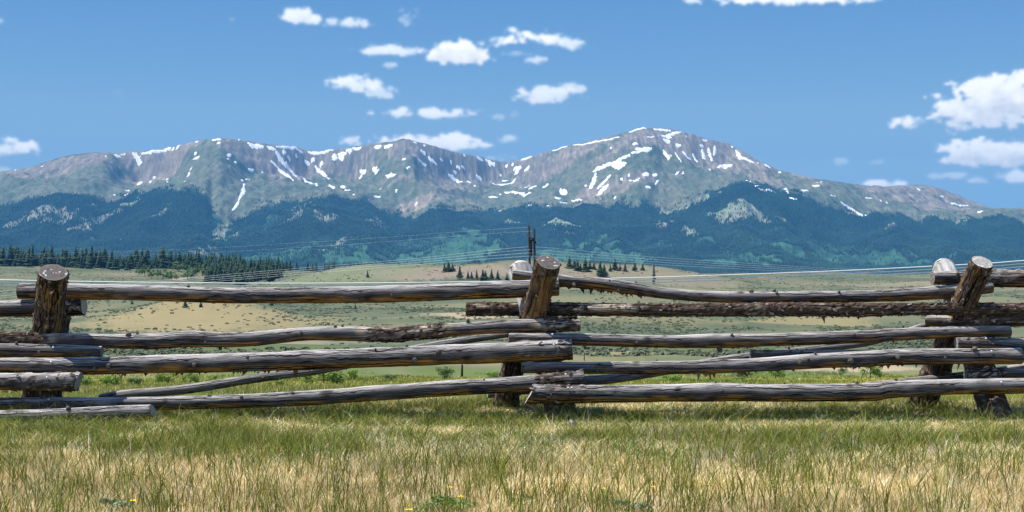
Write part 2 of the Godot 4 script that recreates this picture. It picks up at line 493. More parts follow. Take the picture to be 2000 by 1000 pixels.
# the crest, the tree line, and how far off they stand (x of the photograph, then y or metres)
const CREST := [-700, 420, -400, 392, -200, 360, 0, 336, 60, 326, 120, 306, 180, 297, 230, 298, 290, 295, 340, 287, 380, 276, 430, 270, 470, 273, 520, 281, 580, 287, 600, 293, 640, 294, 690, 287, 740, 280, 770, 275, 790, 271, 810, 275, 840, 283, 880, 295, 930, 305, 980, 316, 1010, 313, 1050, 302, 1090, 290, 1130, 280, 1190, 267, 1220, 258, 1255, 250, 1310, 252, 1350, 262, 1380, 272, 1420, 280, 1450, 295, 1480, 313, 1520, 331, 1580, 346, 1640, 355, 1690, 362, 1740, 364, 1790, 361, 1830, 366, 1870, 381, 1920, 401, 1950, 408, 2000, 406, 2100, 420, 2300, 440, 2700, 470]
const CREST_FAR := [-700, 9800, 0, 10100, 200, 10350, 330, 10650, 430, 10250, 520, 10500, 600, 10900, 700, 10950, 790, 10750, 900, 11050, 980, 11300, 1060, 11000, 1150, 10600, 1260, 10300, 1340, 10300, 1420, 10400, 1500, 10050, 1650, 9900, 1730, 10350, 1800, 10700, 1900, 10450, 2000, 10100, 2700, 9800]
const MIDDLE := [-700, 440, 0, 368, 120, 347, 200, 338, 240, 356, 300, 354, 340, 346, 380, 322, 430, 318, 480, 336, 540, 345, 600, 352, 650, 354, 700, 352, 740, 345, 790, 322, 830, 336, 880, 356, 930, 362, 980, 356, 1030, 350, 1080, 336, 1150, 326, 1200, 320, 1260, 316, 1320, 326, 1380, 332, 1430, 336, 1500, 352, 1560, 366, 1640, 381, 1740, 392, 1800, 394, 1900, 414, 2000, 422, 2700, 490]
const MIDDLE_BACK := [-700, 700, 0, 750, 120, 700, 200, 600, 260, 330, 300, 310, 340, 420, 390, 680, 430, 660, 480, 560, 540, 430, 600, 380, 650, 390, 700, 400, 740, 520, 790, 650, 830, 540, 880, 400, 930, 360, 980, 320, 1030, 350, 1080, 520, 1150, 680, 1200, 720, 1260, 700, 1320, 560, 1380, 520, 1430, 480, 1500, 560, 1560, 500, 1640, 600, 1740, 620, 1800, 620, 1900, 480, 2000, 400, 2700, 500]
const TREE_LINE := [-700, 450, 0, 406, 60, 394, 130, 384, 180, 386, 210, 400, 260, 390, 320, 379, 370, 381, 400, 392, 415, 420, 440, 438, 470, 424, 510, 406, 560, 394, 620, 392, 660, 392, 700, 398, 730, 412, 770, 425, 810, 427, 840, 418, 900, 418, 950, 425, 1000, 420, 1050, 411, 1130, 408, 1190, 408, 1230, 402, 1290, 410, 1340, 403, 1390, 386, 1430, 366, 1460, 363, 1490, 373, 1530, 382, 1580, 392, 1620, 405, 1650, 421, 1700, 426, 1760, 432, 1800, 440, 1850, 428, 1900, 430, 1950, 436, 2000, 443, 2700, 520]
const TREE_FAR := [-700, 8700, 0, 8800, 100, 8600, 180, 8800, 260, 9100, 340, 8700, 390, 8780, 412, 8560, 430, 8330, 445, 8280, 470, 8420, 510, 8640, 560, 8740, 640, 8800, 720, 9050, 790, 9200, 850, 8900, 950, 9000, 1040, 9150, 1150, 9050, 1230, 8800, 1330, 8700, 1420, 8950, 1500, 8750, 1600, 8700, 1680, 8900, 1780, 8850, 1860, 8600, 2000, 8500, 2700, 8400]
# open ground in the forest: x, y, half width, half height, kind (0 green meadow, 1 pale rock and grass, 2 thin stand on rock)
const OPENINGS := [[432, 385, 16, 22, 0], [440, 408, 18, 20, 0], [436, 430, 22, 18, 0], [424, 450, 18, 16, 1], [410, 470, 26, 18, 1], [410, 494, 30, 18, 1], [480, 376, 16, 20, 0], [600, 492, 130, 22, 3], [510, 506, 80, 16, 0], [690, 505, 70, 14, 0], [860, 502, 140, 24, 0], [900, 474, 56, 26, 0], [918, 458, 26, 18, 0], [960, 486, 40, 22, 0], [820, 478, 60, 12, 3],
	[1148, 478, 56, 20, 0], [1215, 502, 70, 18, 0], [1100, 508, 90, 20, 0], [1100, 438, 56, 12, 1], [998, 434, 14, 5, 1], [1438, 412, 46, 20, 1], [1350, 452, 14, 13, 1], [1520, 484, 36, 17, 0], [1376, 468, 16, 9, 0], [1690, 508, 130, 16, 0], [1466, 472, 30, 14, 3], [1600, 492, 90, 16, 3], [1450, 508, 80, 12, 0],
	[78, 434, 18, 11, 2], [136, 424, 16, 10, 2], [210, 426, 15, 20, 2], [164, 442, 18, 14, 2], [150, 470, 9, 26, 3], [172, 478, 6, 16, 2], [100, 410, 60, 12, 2], [315, 417, 12, 10, 2], [580, 416, 28, 20, 2], [530, 430, 24, 15, 3], [460, 427, 14, 6, 1], [640, 425, 30, 12, 2], [740, 440, 24, 10, 2], [660, 478, 18, 12, 2],
	[1340, 395, 60, 14, 1], [1290, 388, 50, 12, 1], [1470, 420, 60, 8, 2], [1740, 442, 22, 6, 2], [1850, 424, 30, 10, 1], [200, 488, 16, 4, 0], [1310, 480, 30, 10, 3], [1420, 500, 40, 12, 3], [990, 455, 16, 8, 2], [20, 440, 16, 8, 2], [1290, 440, 20, 8, 2], [1000, 400, 40, 8, 1], [250, 400, 20, 6, 1]]
# steep bare rock and scree above the trees: x, y, half width, half height, how red
const ROCKS := [[300, 318, 75, 34, 0.7], [270, 380, 70, 10, 1.0], [415, 388, 16, 10, 1.0], [520, 315, 55, 36, 0.6], [590, 325, 60, 30, 0.6], [640, 310, 50, 30, 0.3], [700, 320, 40, 24, 0.1], [850, 320, 80, 36, 0.0], [940, 340, 70, 30, 0.1], [880, 385, 60, 26, 0.5], [790, 408, 50, 14, 1.0], [1110, 310, 70, 26, 0.6], [1040, 340, 40, 24, 0.2],
	[1250, 275, 90, 26, 0.5], [1380, 295, 80, 34, 0.5], [1180, 360, 90, 20, 0.1], [1260, 350, 50, 18, 0.1], [1150, 400, 80, 8, 0.9], [1460, 330, 60, 24, 0.4], [1800, 395, 120, 26, 0.4], [1950, 425, 90, 18, 0.4], [1680, 418, 40, 14, 0.6], [160, 315, 90, 14, 0.4], [460, 292, 30, 20, 0.1], [780, 350, 40, 8, 1.0], [60, 340, 60, 14, 0.3]]
const U_FIRST := -640.0
const U_STEP := 2.4
const U_COUNT := 1370
const D_FIRST := 4300.0
const D_STEP := 21.0
const D_COUNT := 396
var range_height := PackedFloat32Array()
var wooded := PackedFloat32Array()


func range_profile(u: float) -> Array:   # distances and heights of the range from its foot over the crest, along one line of sight
	var crest := soft(CREST, u) + rough_noise.get_noise_2d(u * 0.05, 4.0) * 1.6
	var far := soft(CREST_FAR, u) + rough_noise.get_noise_2d(u * 0.012, 9.0) * 90.0
	var line := soft(TREE_LINE, u) + rough_noise.get_noise_2d(u * 0.04, 1.0) * 3.0
	var line_far := soft(TREE_FAR, u) + rough_noise.get_noise_2d(u * 0.012, 14.0) * 110.0
	var mid := maxf(minf(soft(MIDDLE, u), line - 6.0), crest + 4.0)
	var mid_far := clampf(far - soft(MIDDLE_BACK, u), line_far + 150.0, far - 150.0)
	var low := lerpf(line, 530.0, 0.56) + rough_noise.get_noise_2d(u * 0.01, 21.0) * 5.0
	var d := [4300.0, 5200.0, 7450.0 + broad_noise.get_noise_2d(u * 0.006, 3.0) * 500.0, line_far, mid_far, far, far + 700.0, far + 3000.0]
	var h := []
	for k in 6:
		h.append(EYE + (LEVEL - [570.0, 551.0, low, line, mid, crest][k]) / LENS * d[k])
	h.append(h[5] - 260.0)
	h.append(h[5] - 900.0)
	return [d, h]


func range_at(u: float, d: float) -> float:
	var a := clampf((u - U_FIRST) / U_STEP, 0.0, U_COUNT - 1.001)
	var b := clampf((d - D_FIRST) / D_STEP, 0.0, D_COUNT - 1.001)
	var i := int(b) * U_COUNT + int(a)
	var fa := a - int(a)
	return lerpf(lerpf(range_height[i], range_height[i + 1], fa), lerpf(range_height[i + U_COUNT], range_height[i + U_COUNT + 1], fa), b - int(b))


func range_seen(u: float, py: float) -> float:   # how far along a line of sight the range is met
	for k in D_COUNT * 2 - 2:
		var d := D_FIRST + 900.0 + k * D_STEP * 0.5
		if d > D_FIRST + D_STEP * (D_COUNT - 2):
			break
		if LEVEL - (range_at(u, d) - EYE) / d * LENS <= py:
			return d
	return -1.0


func build_mountains() -> void:
	mountains = base("mountains")
	tag(mountains, "long snow-streaked mountain range above dark forested slopes", "", "", "structure")
	range_height.resize(U_COUNT * D_COUNT)
	wooded.resize(U_COUNT * D_COUNT)
	var points := PackedVector3Array()
	var colors := PackedColorArray()
	points.resize(U_COUNT * D_COUNT)
	colors.resize(U_COUNT * D_COUNT)
	var share := PackedFloat32Array()   # 0 at the tree line, 1 at the crest
	share.resize(U_COUNT * D_COUNT)
	for c in U_COUNT:
		var u := U_FIRST + c * U_STEP
		var prof := range_profile(u)
		var pd: Array = prof[0]
		var ph: Array = prof[1]
		var slope := []
		for k in 8:
			slope.append((ph[mini(k + 1, 7)] - ph[maxi(k - 1, 0)]) / (pd[mini(k + 1, 7)] - pd[maxi(k - 1, 0)]))
		slope[5] = (ph[5] - ph[4]) / (pd[5] - pd[4]) * 0.5
		var k := 0
		for r in D_COUNT:
			var d := D_FIRST + r * D_STEP
			while k < 6 and d > pd[k + 1]:
				k += 1
			var span: float = pd[k + 1] - pd[k]
			var t: float = (d - pd[k]) / span
			var t2 := t * t
			var t3 := t2 * t
			var h: float = (2 * t3 - 3 * t2 + 1) * ph[k] + (t3 - 2 * t2 + t) * span * slope[k] + (3 * t2 - 2 * t3) * ph[k + 1] + (t3 - t2) * span * slope[k + 1]
			h = lerpf(h, lerpf(ph[k], ph[k + 1], t), 0.35)
			var x := (u - 1000.0) / LENS * d
			var high: float = (d - pd[3]) / (pd[5] - pd[3])
			# spurs and gullies, quiet at the crest line and at the foot
			var calm: float = clampf(absf(pd[5] - d) / 420.0, 0.05, 1.0) * clampf((d - 5200.0) / 1500.0, 0.0, 1.0)
			var spur := ridge_noise.get_noise_2d(x * 0.0011, d * 0.00045)
			var gully := ridge_noise.get_noise_2d(x * 0.0042 + 7.0, d * 0.0013)
			var crag := rough_noise.get_noise_2d(x * 0.008, d * 0.006)
			var rib := ridge_noise.get_noise_2d(x * 0.0085 + d * 0.0022, d * 0.0012 + 31.0)
			h += calm * rib * 7.0 * smoothstep(0.3, 0.7, high)
			h += calm * (spur * lerpf(75.0, 46.0, clampf(high + 0.5, 0, 1)) + gully * lerpf(7.0, 10.0, clampf(high, 0, 1)) + crag * lerpf(8.0, 22.0, clampf(high * 1.5, 0, 1)))
			var i := r * U_COUNT + c
			range_height[i] = h
			points[i] = Vector3(x, h, -d)
			share[i] = high
			wooded[i] = clampf(0.5 - (d - pd[3] + 40.0 + (crag * 330.0 + gully * 180.0)) / 330.0, 0.0, 1.0)
	# openings in the forest, laid out on the slope itself
	var kind := PackedByteArray()
	kind.resize(U_COUNT * D_COUNT)
	for op in OPENINGS:
		var near := range_seen(op[0], op[1] + op[3])
		var away := range_seen(op[0], op[1] - op[3])
		if near < 0.0 or away < 0.0:
			continue
		var dc := (near + away) * 0.5
		var rd := maxf((away - near) * 0.5, 40.0)
		var xc: float = (op[0] - 1000.0) / LENS * dc
		var rx: float = op[2] / LENS * dc
		for r in range(maxi(0, int((dc - rd * 1.6 - D_FIRST) / D_STEP)), mini(D_COUNT, int((dc + rd * 1.6 - D_FIRST) / D_STEP) + 1)):
			var d := D_FIRST + r * D_STEP
			var ca := int(((xc - rx * 1.6) / d * LENS + 1000.0 - U_FIRST) / U_STEP)
			var cb := int(((xc + rx * 1.6) / d * LENS + 1000.0 - U_FIRST) / U_STEP)
			for c in range(maxi(ca, 0), mini(cb, U_COUNT)):
				var i := r * U_COUNT + c
				var p := points[i]
				var off := Vector2((p.x - xc) / rx, (d - dc) / rd).length() + rough_noise.get_noise_2d(p.x * 0.009, d * 0.005) * 0.75
				if off < 1.0:
					var thin: float = [0.015, 0.1, 0.26, 0.16][op[4]]
					wooded[i] = minf(wooded[i], lerpf(thin, 1.0, smoothstep(0.75, 1.0, off)))
					kind[i] = op[4] + 1
	var rocks := []
	for k in ROCKS:
		var d := range_seen(k[0], k[1])
		if d > 0.0:
			var near := range_seen(k[0], k[1] + k[3])
			rocks.append([(k[0] - 1000.0) / LENS * d, d, k[2] / LENS * d, maxf(d - near, 90.0), k[4]])
	for r in D_COUNT:
		for c in U_COUNT:
			var i := r * U_COUNT + c
			var p := points[i]
			var d := -p.z
			var n := broad_noise.get_noise_2d(p.x * 0.0022, d * 0.0016)
			var f := fine_noise.get_noise_2d(p.x * 0.016, d * 0.007)
			var grit := rough_noise.get_noise_2d(p.x * 0.045, d * 0.03)
			var tone: Color
			if share[i] < -0.02 or wooded[i] > 0.5:
				tone = [Color(0.013, 0.04, 0.042), Color(0.04, 0.112, 0.07), Color(0.2, 0.24, 0.165), Color(0.2, 0.215, 0.17), Color(0.025, 0.075, 0.056)][kind[i]]
				if kind[i] and wooded[i] > 0.5:
					tone = tone.lerp(Color(0.022, 0.05, 0.04), wooded[i])
				tone = tone * (1.0 + f * 0.5 + grit * 0.3)
			else:
				var bare := (share[i] - 0.72) * 0.9 + n * 0.75 + f * 0.25
				var red := 0.35 + n
				for k in rocks:
					var dx: float = (p.x - k[0]) / k[2]
					var dd: float = (d - k[1]) / k[3]
					var s := dx * dx + dd * dd
					if s < 1.6:
						bare += (1.6 - s) * 0.55
						red = lerpf(red, k[4], clampf(1.6 - s, 0, 1))
				var grass := Color(0.10, 0.13, 0.085).lerp(Color(0.165, 0.168, 0.118), clampf(0.4 + f * 0.7 + n * 0.7, 0, 1))
				var streak := fine_noise.get_noise_2d(p.x * 0.03 + 50.0, d * 0.004)
				var stone := Color(0.18, 0.165, 0.145).lerp(Color(0.345, 0.285, 0.222), clampf(red * 0.8 + streak * 0.4, 0, 1))
				stone = stone.lerp(Color(0.085, 0.085, 0.082), smoothstep(0.12, 0.42, grit + f * 0.6) * 0.6)
				stone = stone.lerp(Color(0.40, 0.345, 0.27), smoothstep(0.2, 0.5, streak) * 0.45)
				tone = grass.lerp(stone, smoothstep(0.1, 0.6, bare + streak * 0.3 - 0.12)) * (1.0 + f * 0.26 + streak * 0.14 + grit * 0.24)
				tone = tone.lerp(Color(0.03, 0.06, 0.045), wooded[i])
			tone.a = 1.0
			colors[i] = tone
	var o := part("slopes", grid_mesh(points, colors, U_COUNT, D_COUNT), mats.mountain, mountains)
	tag(o, "", "", "", "structure")
	build_snow()
	build_mountain_forest()


func build_snow() -> void:
	var count := 0
	for side in [SNOW_WEST, SNOW_MIDDLE, SNOW_EAST]:
		for s in side:
			count += 1
			snow_patch(s, count)


func snow_patch(s: Array, n: int) -> void:   # a bank of old snow draped over the slope along a line
	var line := []
	for k in range(1, s.size(), 2):
		var u: float = s[k]
		var py: float = maxf(s[k + 1], soft(CREST, u) + 1.6)
		var d := range_seen(u, py)
		if d > 0.0:
			line.append(Vector2((u - 1000.0) / LENS * d, d))
	if line.is_empty():
		return
	var half: float = (s[0] * 0.5 + 1.1) / LENS * line[0].y
	if line.size() == 1:
		line = [line[0] - Vector2(half * 0.9, 0), line[0] + Vector2(half * 0.9, half * 0.4)]
	else:
		line[0] -= (line[1] - line[0]).normalized() * half * 0.3
	var curve := Curve2D.new()
	for p in line:
		curve.add_point(p)
	var steps := clampi(int(curve.get_baked_length() / 9.0), 6, 46)
	var across := 7
	var points := PackedVector3Array()
	var normals := PackedVector3Array()
	for k in steps + 1:
		var t := float(k) / steps
		var p := curve.sample_baked(curve.get_baked_length() * t)
		var q := curve.sample_baked(minf(curve.get_baked_length() * t + 4.0, curve.get_baked_length()))
		var way = (q - p).normalized() if q.distance_to(p) > 0.1 else (line[-1] - line[-2]).normalized()
		var side := Vector2(-way.y, way.x)
		# width is measured across the line of sight, so a bank that runs level reaches farther up the slope
		var reach := Vector2(side.x, side.y * 2.1)
		var taper := pow(sin(PI * clampf(t * 0.86 + 0.07, 0.0, 1.0)), 0.55)
		var left := half * taper * (1.0 + rough_noise.get_noise_2d(n * 3.1, k * 0.35) * 1.0)
		var right := half * taper * (1.0 + rough_noise.get_noise_2d(n * 3.1 + 50.0, k * 0.35) * 1.0)
		for a in across:
			var v := a / (across - 1.0) * 2.0 - 1.0
			var w := p + reach * (v * (left if v < 0.0 else right))
			var u := w.x / w.y * LENS + 1000.0
			points.append(Vector3(w.x, range_at(u, w.y) + (5.0 if absf(v) < 0.99 else 0.5), -w.y))
	var m := SurfaceTool.new()
	m.begin(Mesh.PRIMITIVE_TRIANGLES)
	for p in points:
		m.add_vertex(p)
	for k in steps:
		for a in across - 1:
			var i := k * across + a
			for j in [i, i + 1, i + across, i + 1, i + across + 1, i + across]:
				m.add_index(j)
	m.generate_normals()
	var mesh := m.commit()
	var o := MeshInstance3D.new()
	o.name = "snow_patch" if n == 1 else "snow_patch_%03d" % (n - 1)
	o.mesh = mesh
	o.material_override = mats.snow
	mountains.add_child(o, true)


func build_mountain_forest() -> void:
	var r := RandomNumberGenerator.new()
	r.seed = 99
	var cone := SurfaceTool.new()
	cone.begin(Mesh.PRIMITIVE_TRIANGLES)
	for tier in [[0.0, 0.5, 0.62], [0.42, 0.34, 1.0]]:
		for k in 5:
			var a = TAU * k / 5.0 + tier[0]
			var b = TAU * (k + 1) / 5.0 + tier[0]
			cone.add_vertex(Vector3(cos(a) * tier[1], tier[0], sin(a) * tier[1]))
			cone.add_vertex(Vector3(0, tier[2], 0))
			cone.add_vertex(Vector3(cos(b) * tier[1], tier[0], sin(b) * tier[1]))
	cone.generate_normals()
	var mesh := cone.commit()
	mesh.surface_set_material(0, mats.needles)
	var where: Array[Transform3D] = []
	var tint := PackedColorArray()
	for n in 400000:
		var u := r.randf_range(-140.0, 2140.0)
		var d := sqrt(r.randf_range(5400.0 * 5400.0, 9700.0 * 9700.0))
		var i := int((d - D_FIRST) / D_STEP) * U_COUNT + int((u - U_FIRST) / U_STEP)
		if r.randf() > wooded[i] * 0.92 + 0.004:
			continue
		var tall := r.randf_range(10.0, 21.0)
		var wide := tall * r.randf_range(0.38, 0.5)
		where.append(Transform3D(Basis(Vector3.UP, r.randf() * TAU).scaled(Vector3(wide, tall, wide)), Vector3((u - 1000.0) / LENS * d, range_at(u, d) - 1.0, -d)))
		tint.append(Color(0.01, 0.036, 0.036).lerp(Color(0.03, 0.078, 0.062), clampf(r.randf() * 0.8 + broad_noise.get_noise_2d(u * 0.008, d * 0.0022) * 0.9 + (0.25 if d < 7600.0 else 0.0), 0, 1)))  # tint varies by stand; cloud-shadow bands and low haze are painted in
		if where.size() >= 230000:
			break
	var mm := MultiMesh.new()
	mm.transform_format = MultiMesh.TRANSFORM_3D
	mm.use_colors = true
	mm.mesh = mesh
	mm.instance_count = where.size()
	for k in where.size():
		mm.set_instance_transform(k, where[k])
		mm.set_instance_color(k, tint[k])
	var o := MultiMeshInstance3D.new()
	o.name = numbered("mountain_forest")
	o.multimesh = mm
	o.material_override = mats.needles
	add_child(o, true)
	tag(o, "dark conifer forest covering the lower mountain slopes", "forest", "", "stuff")


# ------------------------------------------------------------------ the fence

# rails: points along the middle line as x, y and half thickness in the photograph's pixels and the distance; then how they look
func rails() -> Array:
	return [
		{"at": [[38, 568.5, 15.5, 11.62], [240, 571, 15.5, 11.62], [380, 575, 15.5, 11.61], [480, 577, 16, 11.6], [620, 576, 16, 11.59], [760, 574, 16.5, 11.58], [1000, 565, 17, 11.56], [1091, 561, 16.5, 11.56]], "seed": 1, "amber": 0.3, "label": "long straight grey top rail with amber underside, left bay"},
		{"at": [[-420, 612, 17, 11.7], [-150, 607, 17, 11.68], [0, 603, 16, 11.66], [100, 600, 17, 11.65], [164, 597, 17.5, 11.64]], "seed": 2, "bark": [[0.89, 1.0, 0.95]], "amber": -0.3, "fleck": 1.0, "label": "thick rail end with flaky bark behind the left post"},
		{"at": [[-440, 676, 14, 11.35], [-200, 668, 13, 11.35], [0, 661, 13, 11.36], [80, 664, 14, 11.37], [160, 665, 14, 11.37], [240, 667, 14.5, 11.38], [310, 666, 15.5, 11.38], [370, 662, 16.5, 11.38], [430, 664, 14.5, 11.39], [500, 661.5, 14, 11.39], [600, 652, 13.3, 11.39], [700, 652, 14.5, 11.39], [760, 654.5, 13, 11.39], [815, 650, 14, 11.39], [880, 645, 13, 11.38], [940, 640.5, 12.5, 11.38], [1000, 637, 13.2, 11.38], [1045, 636, 13.5, 11.37], [1133, 636, 10.5, 11.37]], "seed": 3, "bark": [[0.18, 0.335, 0.8], [0.735, 0.83, 0.62], [0.955, 1.0, 0.5]], "pale": 0.5, "stubs": [[0.437, 0.4], [0.655, 1.4], [0.55, 3.6], [0.86, 0.1]], "label": "wavy knotted rail with a peeling patch, second from top of left bay"},
		{"at": [[-430, 690, 15, 11.3], [-150, 687, 15, 11.3], [0, 684, 14, 11.3], [100, 685, 12.5, 11.31], [199, 686.5, 10.2, 11.31]], "seed": 4, "amber": 0.0, "label": "short grey rail end in the left post's shadow"},
		{"at": [[-440, 722, 15, 11.2], [-150, 718, 15, 11.2], [0, 714, 15, 11.21], [150, 715, 17, 11.21], [240, 713, 17.2, 11.21], [370, 710, 18, 11.21], [500, 707, 19, 11.21], [630, 702, 19, 11.21], [760, 697, 19, 11.21], [880, 692.5, 19.5, 11.21], [1000, 688, 20, 11.21], [1117, 682.5, 19.7, 11.21]], "seed": 5, "amber": 0.22, "bark": [[0.92, 1.0, 0.33]], "stubs": [[0.405, 1.7], [0.42, 1.5], [0.8, 1.9], [0.835, 1.2], [0.53, 1.6]], "shreds": [0.3, 0.72], "label": "thickest middle rail with knots and an amber underside"},
		{"at": [[-430, 752, 17, 11.1], [-150, 749, 17, 11.1], [0, 746, 17, 11.11], [80, 746, 17, 11.11], [153, 745, 18.5, 11.11]], "seed": 6, "bark": [[0.6, 1.0, 0.4]], "amber": 0.1, "bevel": 0.35, "label": "thick cut rail end left of the long diagonal brace"},
		{"at": [[-440, 786, 13, 11.14], [-100, 788, 12.5, 11.14], [0, 788, 12, 11.14], [240, 788, 12.5, 11.13], [370, 786, 13.2, 11.12], [500, 782.5, 14, 11.11], [630, 775.5, 14.5, 11.1], [760, 766, 15, 11.1], [880, 758, 15.5, 11.09], [1000, 751, 15.2, 11.08], [1080, 744, 14.5, 11.08], [1141, 738, 14, 11.08]], "seed": 7, "amber": -0.08, "bark": [[0.94, 1.0, 0.6]], "label": "long lowest grey rail of the left bay, rising to the middle post"},
		{"at": [[-430, 826, 15, 10.88], [-150, 821, 15, 10.89], [0, 817, 15, 10.9], [130, 812, 15.2, 10.9], [220, 808.5, 16, 10.9], [300, 806, 16.5, 10.9]], "seed": 8, "amber": 0.2, "bevel": -0.3, "stubs": [[0.78, 0.5]], "label": "low front rail end lying just above the grass at left"},
		{"at": [[1001, 536.5, 10.7, 11.68], [1090, 547, 12, 11.68], [1200, 558, 12.2, 11.67], [1300, 573, 10.8, 11.66], [1400, 580, 11, 11.65], [1500, 581, 11.5, 11.64], [1620, 580, 12, 11.63], [1740, 577, 12, 11.62], [1850, 570, 13, 11.6], [1937, 561, 11, 11.6]], "seed": 9, "amber": 0.26, "stubs": [[0.5, 0.1], [0.55, 0.2], [0.13, 2.0]], "shreds": [0.1, 0.3], "label": "sagging top rail of the right bay with small knots"},
		{"at": [[911, 603.5, 12.6, 11.74], [1065, 604, 12.2, 11.7], [1200, 604, 12.2, 11.63], [1300, 605.5, 11.6, 11.58], [1500, 604.5, 12.2, 11.5], [1690, 605, 12, 11.43], [1740, 604, 11.2, 11.41], [1850, 603, 11, 11.38], [2000, 604, 10.8, 11.36], [2350, 606, 11, 11.35]], "seed": 10, "bark": [[0.0, 0.15, 0.72], [0.15, 0.24, 0.3], [0.24, 1.0, 0.88]], "pale": 0.7, "fleck": 0.2, "shreds": [0.45, 0.8], "amber": 0.0, "label": "dark bark-covered rail second from top, right bay"},
		{"at": [[930, 642, 7, 11.95], [1060, 626, 7, 11.95], [1127, 618.5, 8, 11.94]], "seed": 11, "bark": [[0.3, 0.8, 0.5]], "pale": 0.5, "label": "short thin rail end behind the middle post"},
		{"at": [[994, 660, 9, 11.3], [1120, 663, 12, 11.31], [1300, 667, 12.3, 11.33], [1400, 666, 14, 11.33], [1500, 664, 12.4, 11.33], [1690, 657.5, 12.7, 11.34], [1740, 654, 12.2, 11.34], [1850, 649, 11.5, 11.34], [1972, 647, 11.2, 11.33]], "seed": 12, "amber": 0.2, "pale": 0.3, "stubs": [[0.42, 3.0]], "label": "smooth middle rail of the right bay"},
		{"at": [[1019, 718, 11, 11.17], [1200, 718.5, 11.7, 11.18], [1300, 718, 13, 11.18], [1400, 716, 13.3, 11.18], [1500, 711.5, 13.5, 11.18], [1600, 705, 14.8, 11.17], [1690, 701, 15.8, 11.17], [1740, 698, 15.3, 11.16], [1850, 696, 15.2, 11.16], [1994, 695.5, 16, 11.15]], "seed": 13, "amber": -0.12, "stubs": [[0.56, 1.5], [0.65, 1.6], [0.76, 1.5], [0.9, 0.6]], "shreds": [0.35, 0.95], "label": "grey rail with hanging splinters, below the middle of right bay"},
		{"at": [[1466, 693, 9.3, 11.36], [1560, 692, 9, 11.36], [1700, 691, 8, 11.38]], "seed": 14, "amber": 0.25, "label": "short dark rail end lying behind the splintered rail"},
		{"at": [[1036, 769, 19, 11.02], [1130, 769, 17, 11.02], [1300, 768, 17.2, 11.03], [1400, 766, 18, 11.03], [1500, 767.5, 17, 11.03], [1690, 766, 17.5, 11.02], [1740, 761, 16, 11.02], [1850, 756, 15.4, 11.01], [2000, 753.5, 15.4, 11.0], [2350, 748, 15, 11.0]], "seed": 15, "amber": 0.24, "bark": [[0.0, 0.085, 0.48]], "bevel_start": 0.6, "label": "thick lowest rail of the right bay with a notched pale end"},
		{"at": [[1821, 543, 13.4, 11.62], [1900, 543.5, 14.5, 11.64], [2000, 545, 17, 11.66], [2350, 552, 17, 11.7]], "seed": 16, "bark": [[0.1, 0.6, 0.45]], "amber": -0.3, "fleck": 0.5, "label": "dark top rail end behind the right post"},
		{"at": [[1808, 626.5, 11, 11.56], [1900, 627, 10.5, 11.42], [2000, 625, 11, 11.36], [2350, 622, 11, 11.34]], "seed": 17, "bark": [[0.1, 1.0, 0.75]], "amber": 0.4, "pale": 0.4, "label": "rough reddish rail end under the bark rail at right post"},
		{"at": [[1868, 671, 12, 11.29], [1940, 671.5, 12.5, 11.29], [2000, 675, 14, 11.29], [2350, 690, 14, 11.28]], "seed": 18, "bark": [[0.0, 0.2, 0.35]], "amber": -0.1, "fleck": 0.4, "label": "grey rail end in shade on the right post"},
		{"at": [[1886, 733, 10.2, 11.2], [1940, 731, 10, 11.2], [2000, 729, 10, 11.2], [2350, 722, 10, 11.2]], "seed": 19, "bark": [[0.0, 0.2, 0.85]], "fleck": 1.0, "amber": 0.1, "label": "rail end with whitened loose bark at right edge"},
		{"at": [[195, 778, 8, 11.8], [240, 770.5, 8.6, 11.82], [360, 760.5, 9.2, 11.86], [500, 738.5, 9, 11.92], [640, 719, 9, 11.97], [800, 684, 8, 12.02], [900, 666, 7, 12.06], [990, 653, 6, 12.08], [1050, 646, 5.5, 12.08]], "seed": 20, "amber": -0.5, "light": 1.0, "label": "thin pale diagonal brace of the left bay", "name": "brace"},
		{"at": [[1085, 748, 10, 11.65], [1200, 739, 9.5, 11.7], [1320, 720, 9, 11.76], [1430, 701, 8, 11.82], [1600, 681, 7, 11.9], [1700, 668, 6.5, 11.96], [1812, 634, 6, 12.0]], "seed": 21, "amber": -0.4, "light": 0.6, "label": "thin diagonal brace of the right bay", "name": "brace"},
		{"at": [[1690, 755, 8.5, 11.7], [1850, 738, 8.5, 11.74], [2000, 718, 8, 11.78], [2300, 680, 8, 11.84]], "seed": 22, "amber": -0.2, "label": "thin diagonal brace running off at the right edge", "name": "brace"},
		{"at": [[952, 772, 5.5, 12.0], [1010, 766, 6, 12.06], [1100, 757, 6, 12.1]], "seed": 23, "amber": 0.1, "label": "small pale cut pole end at the middle post's foot", "name": "brace"},
	]


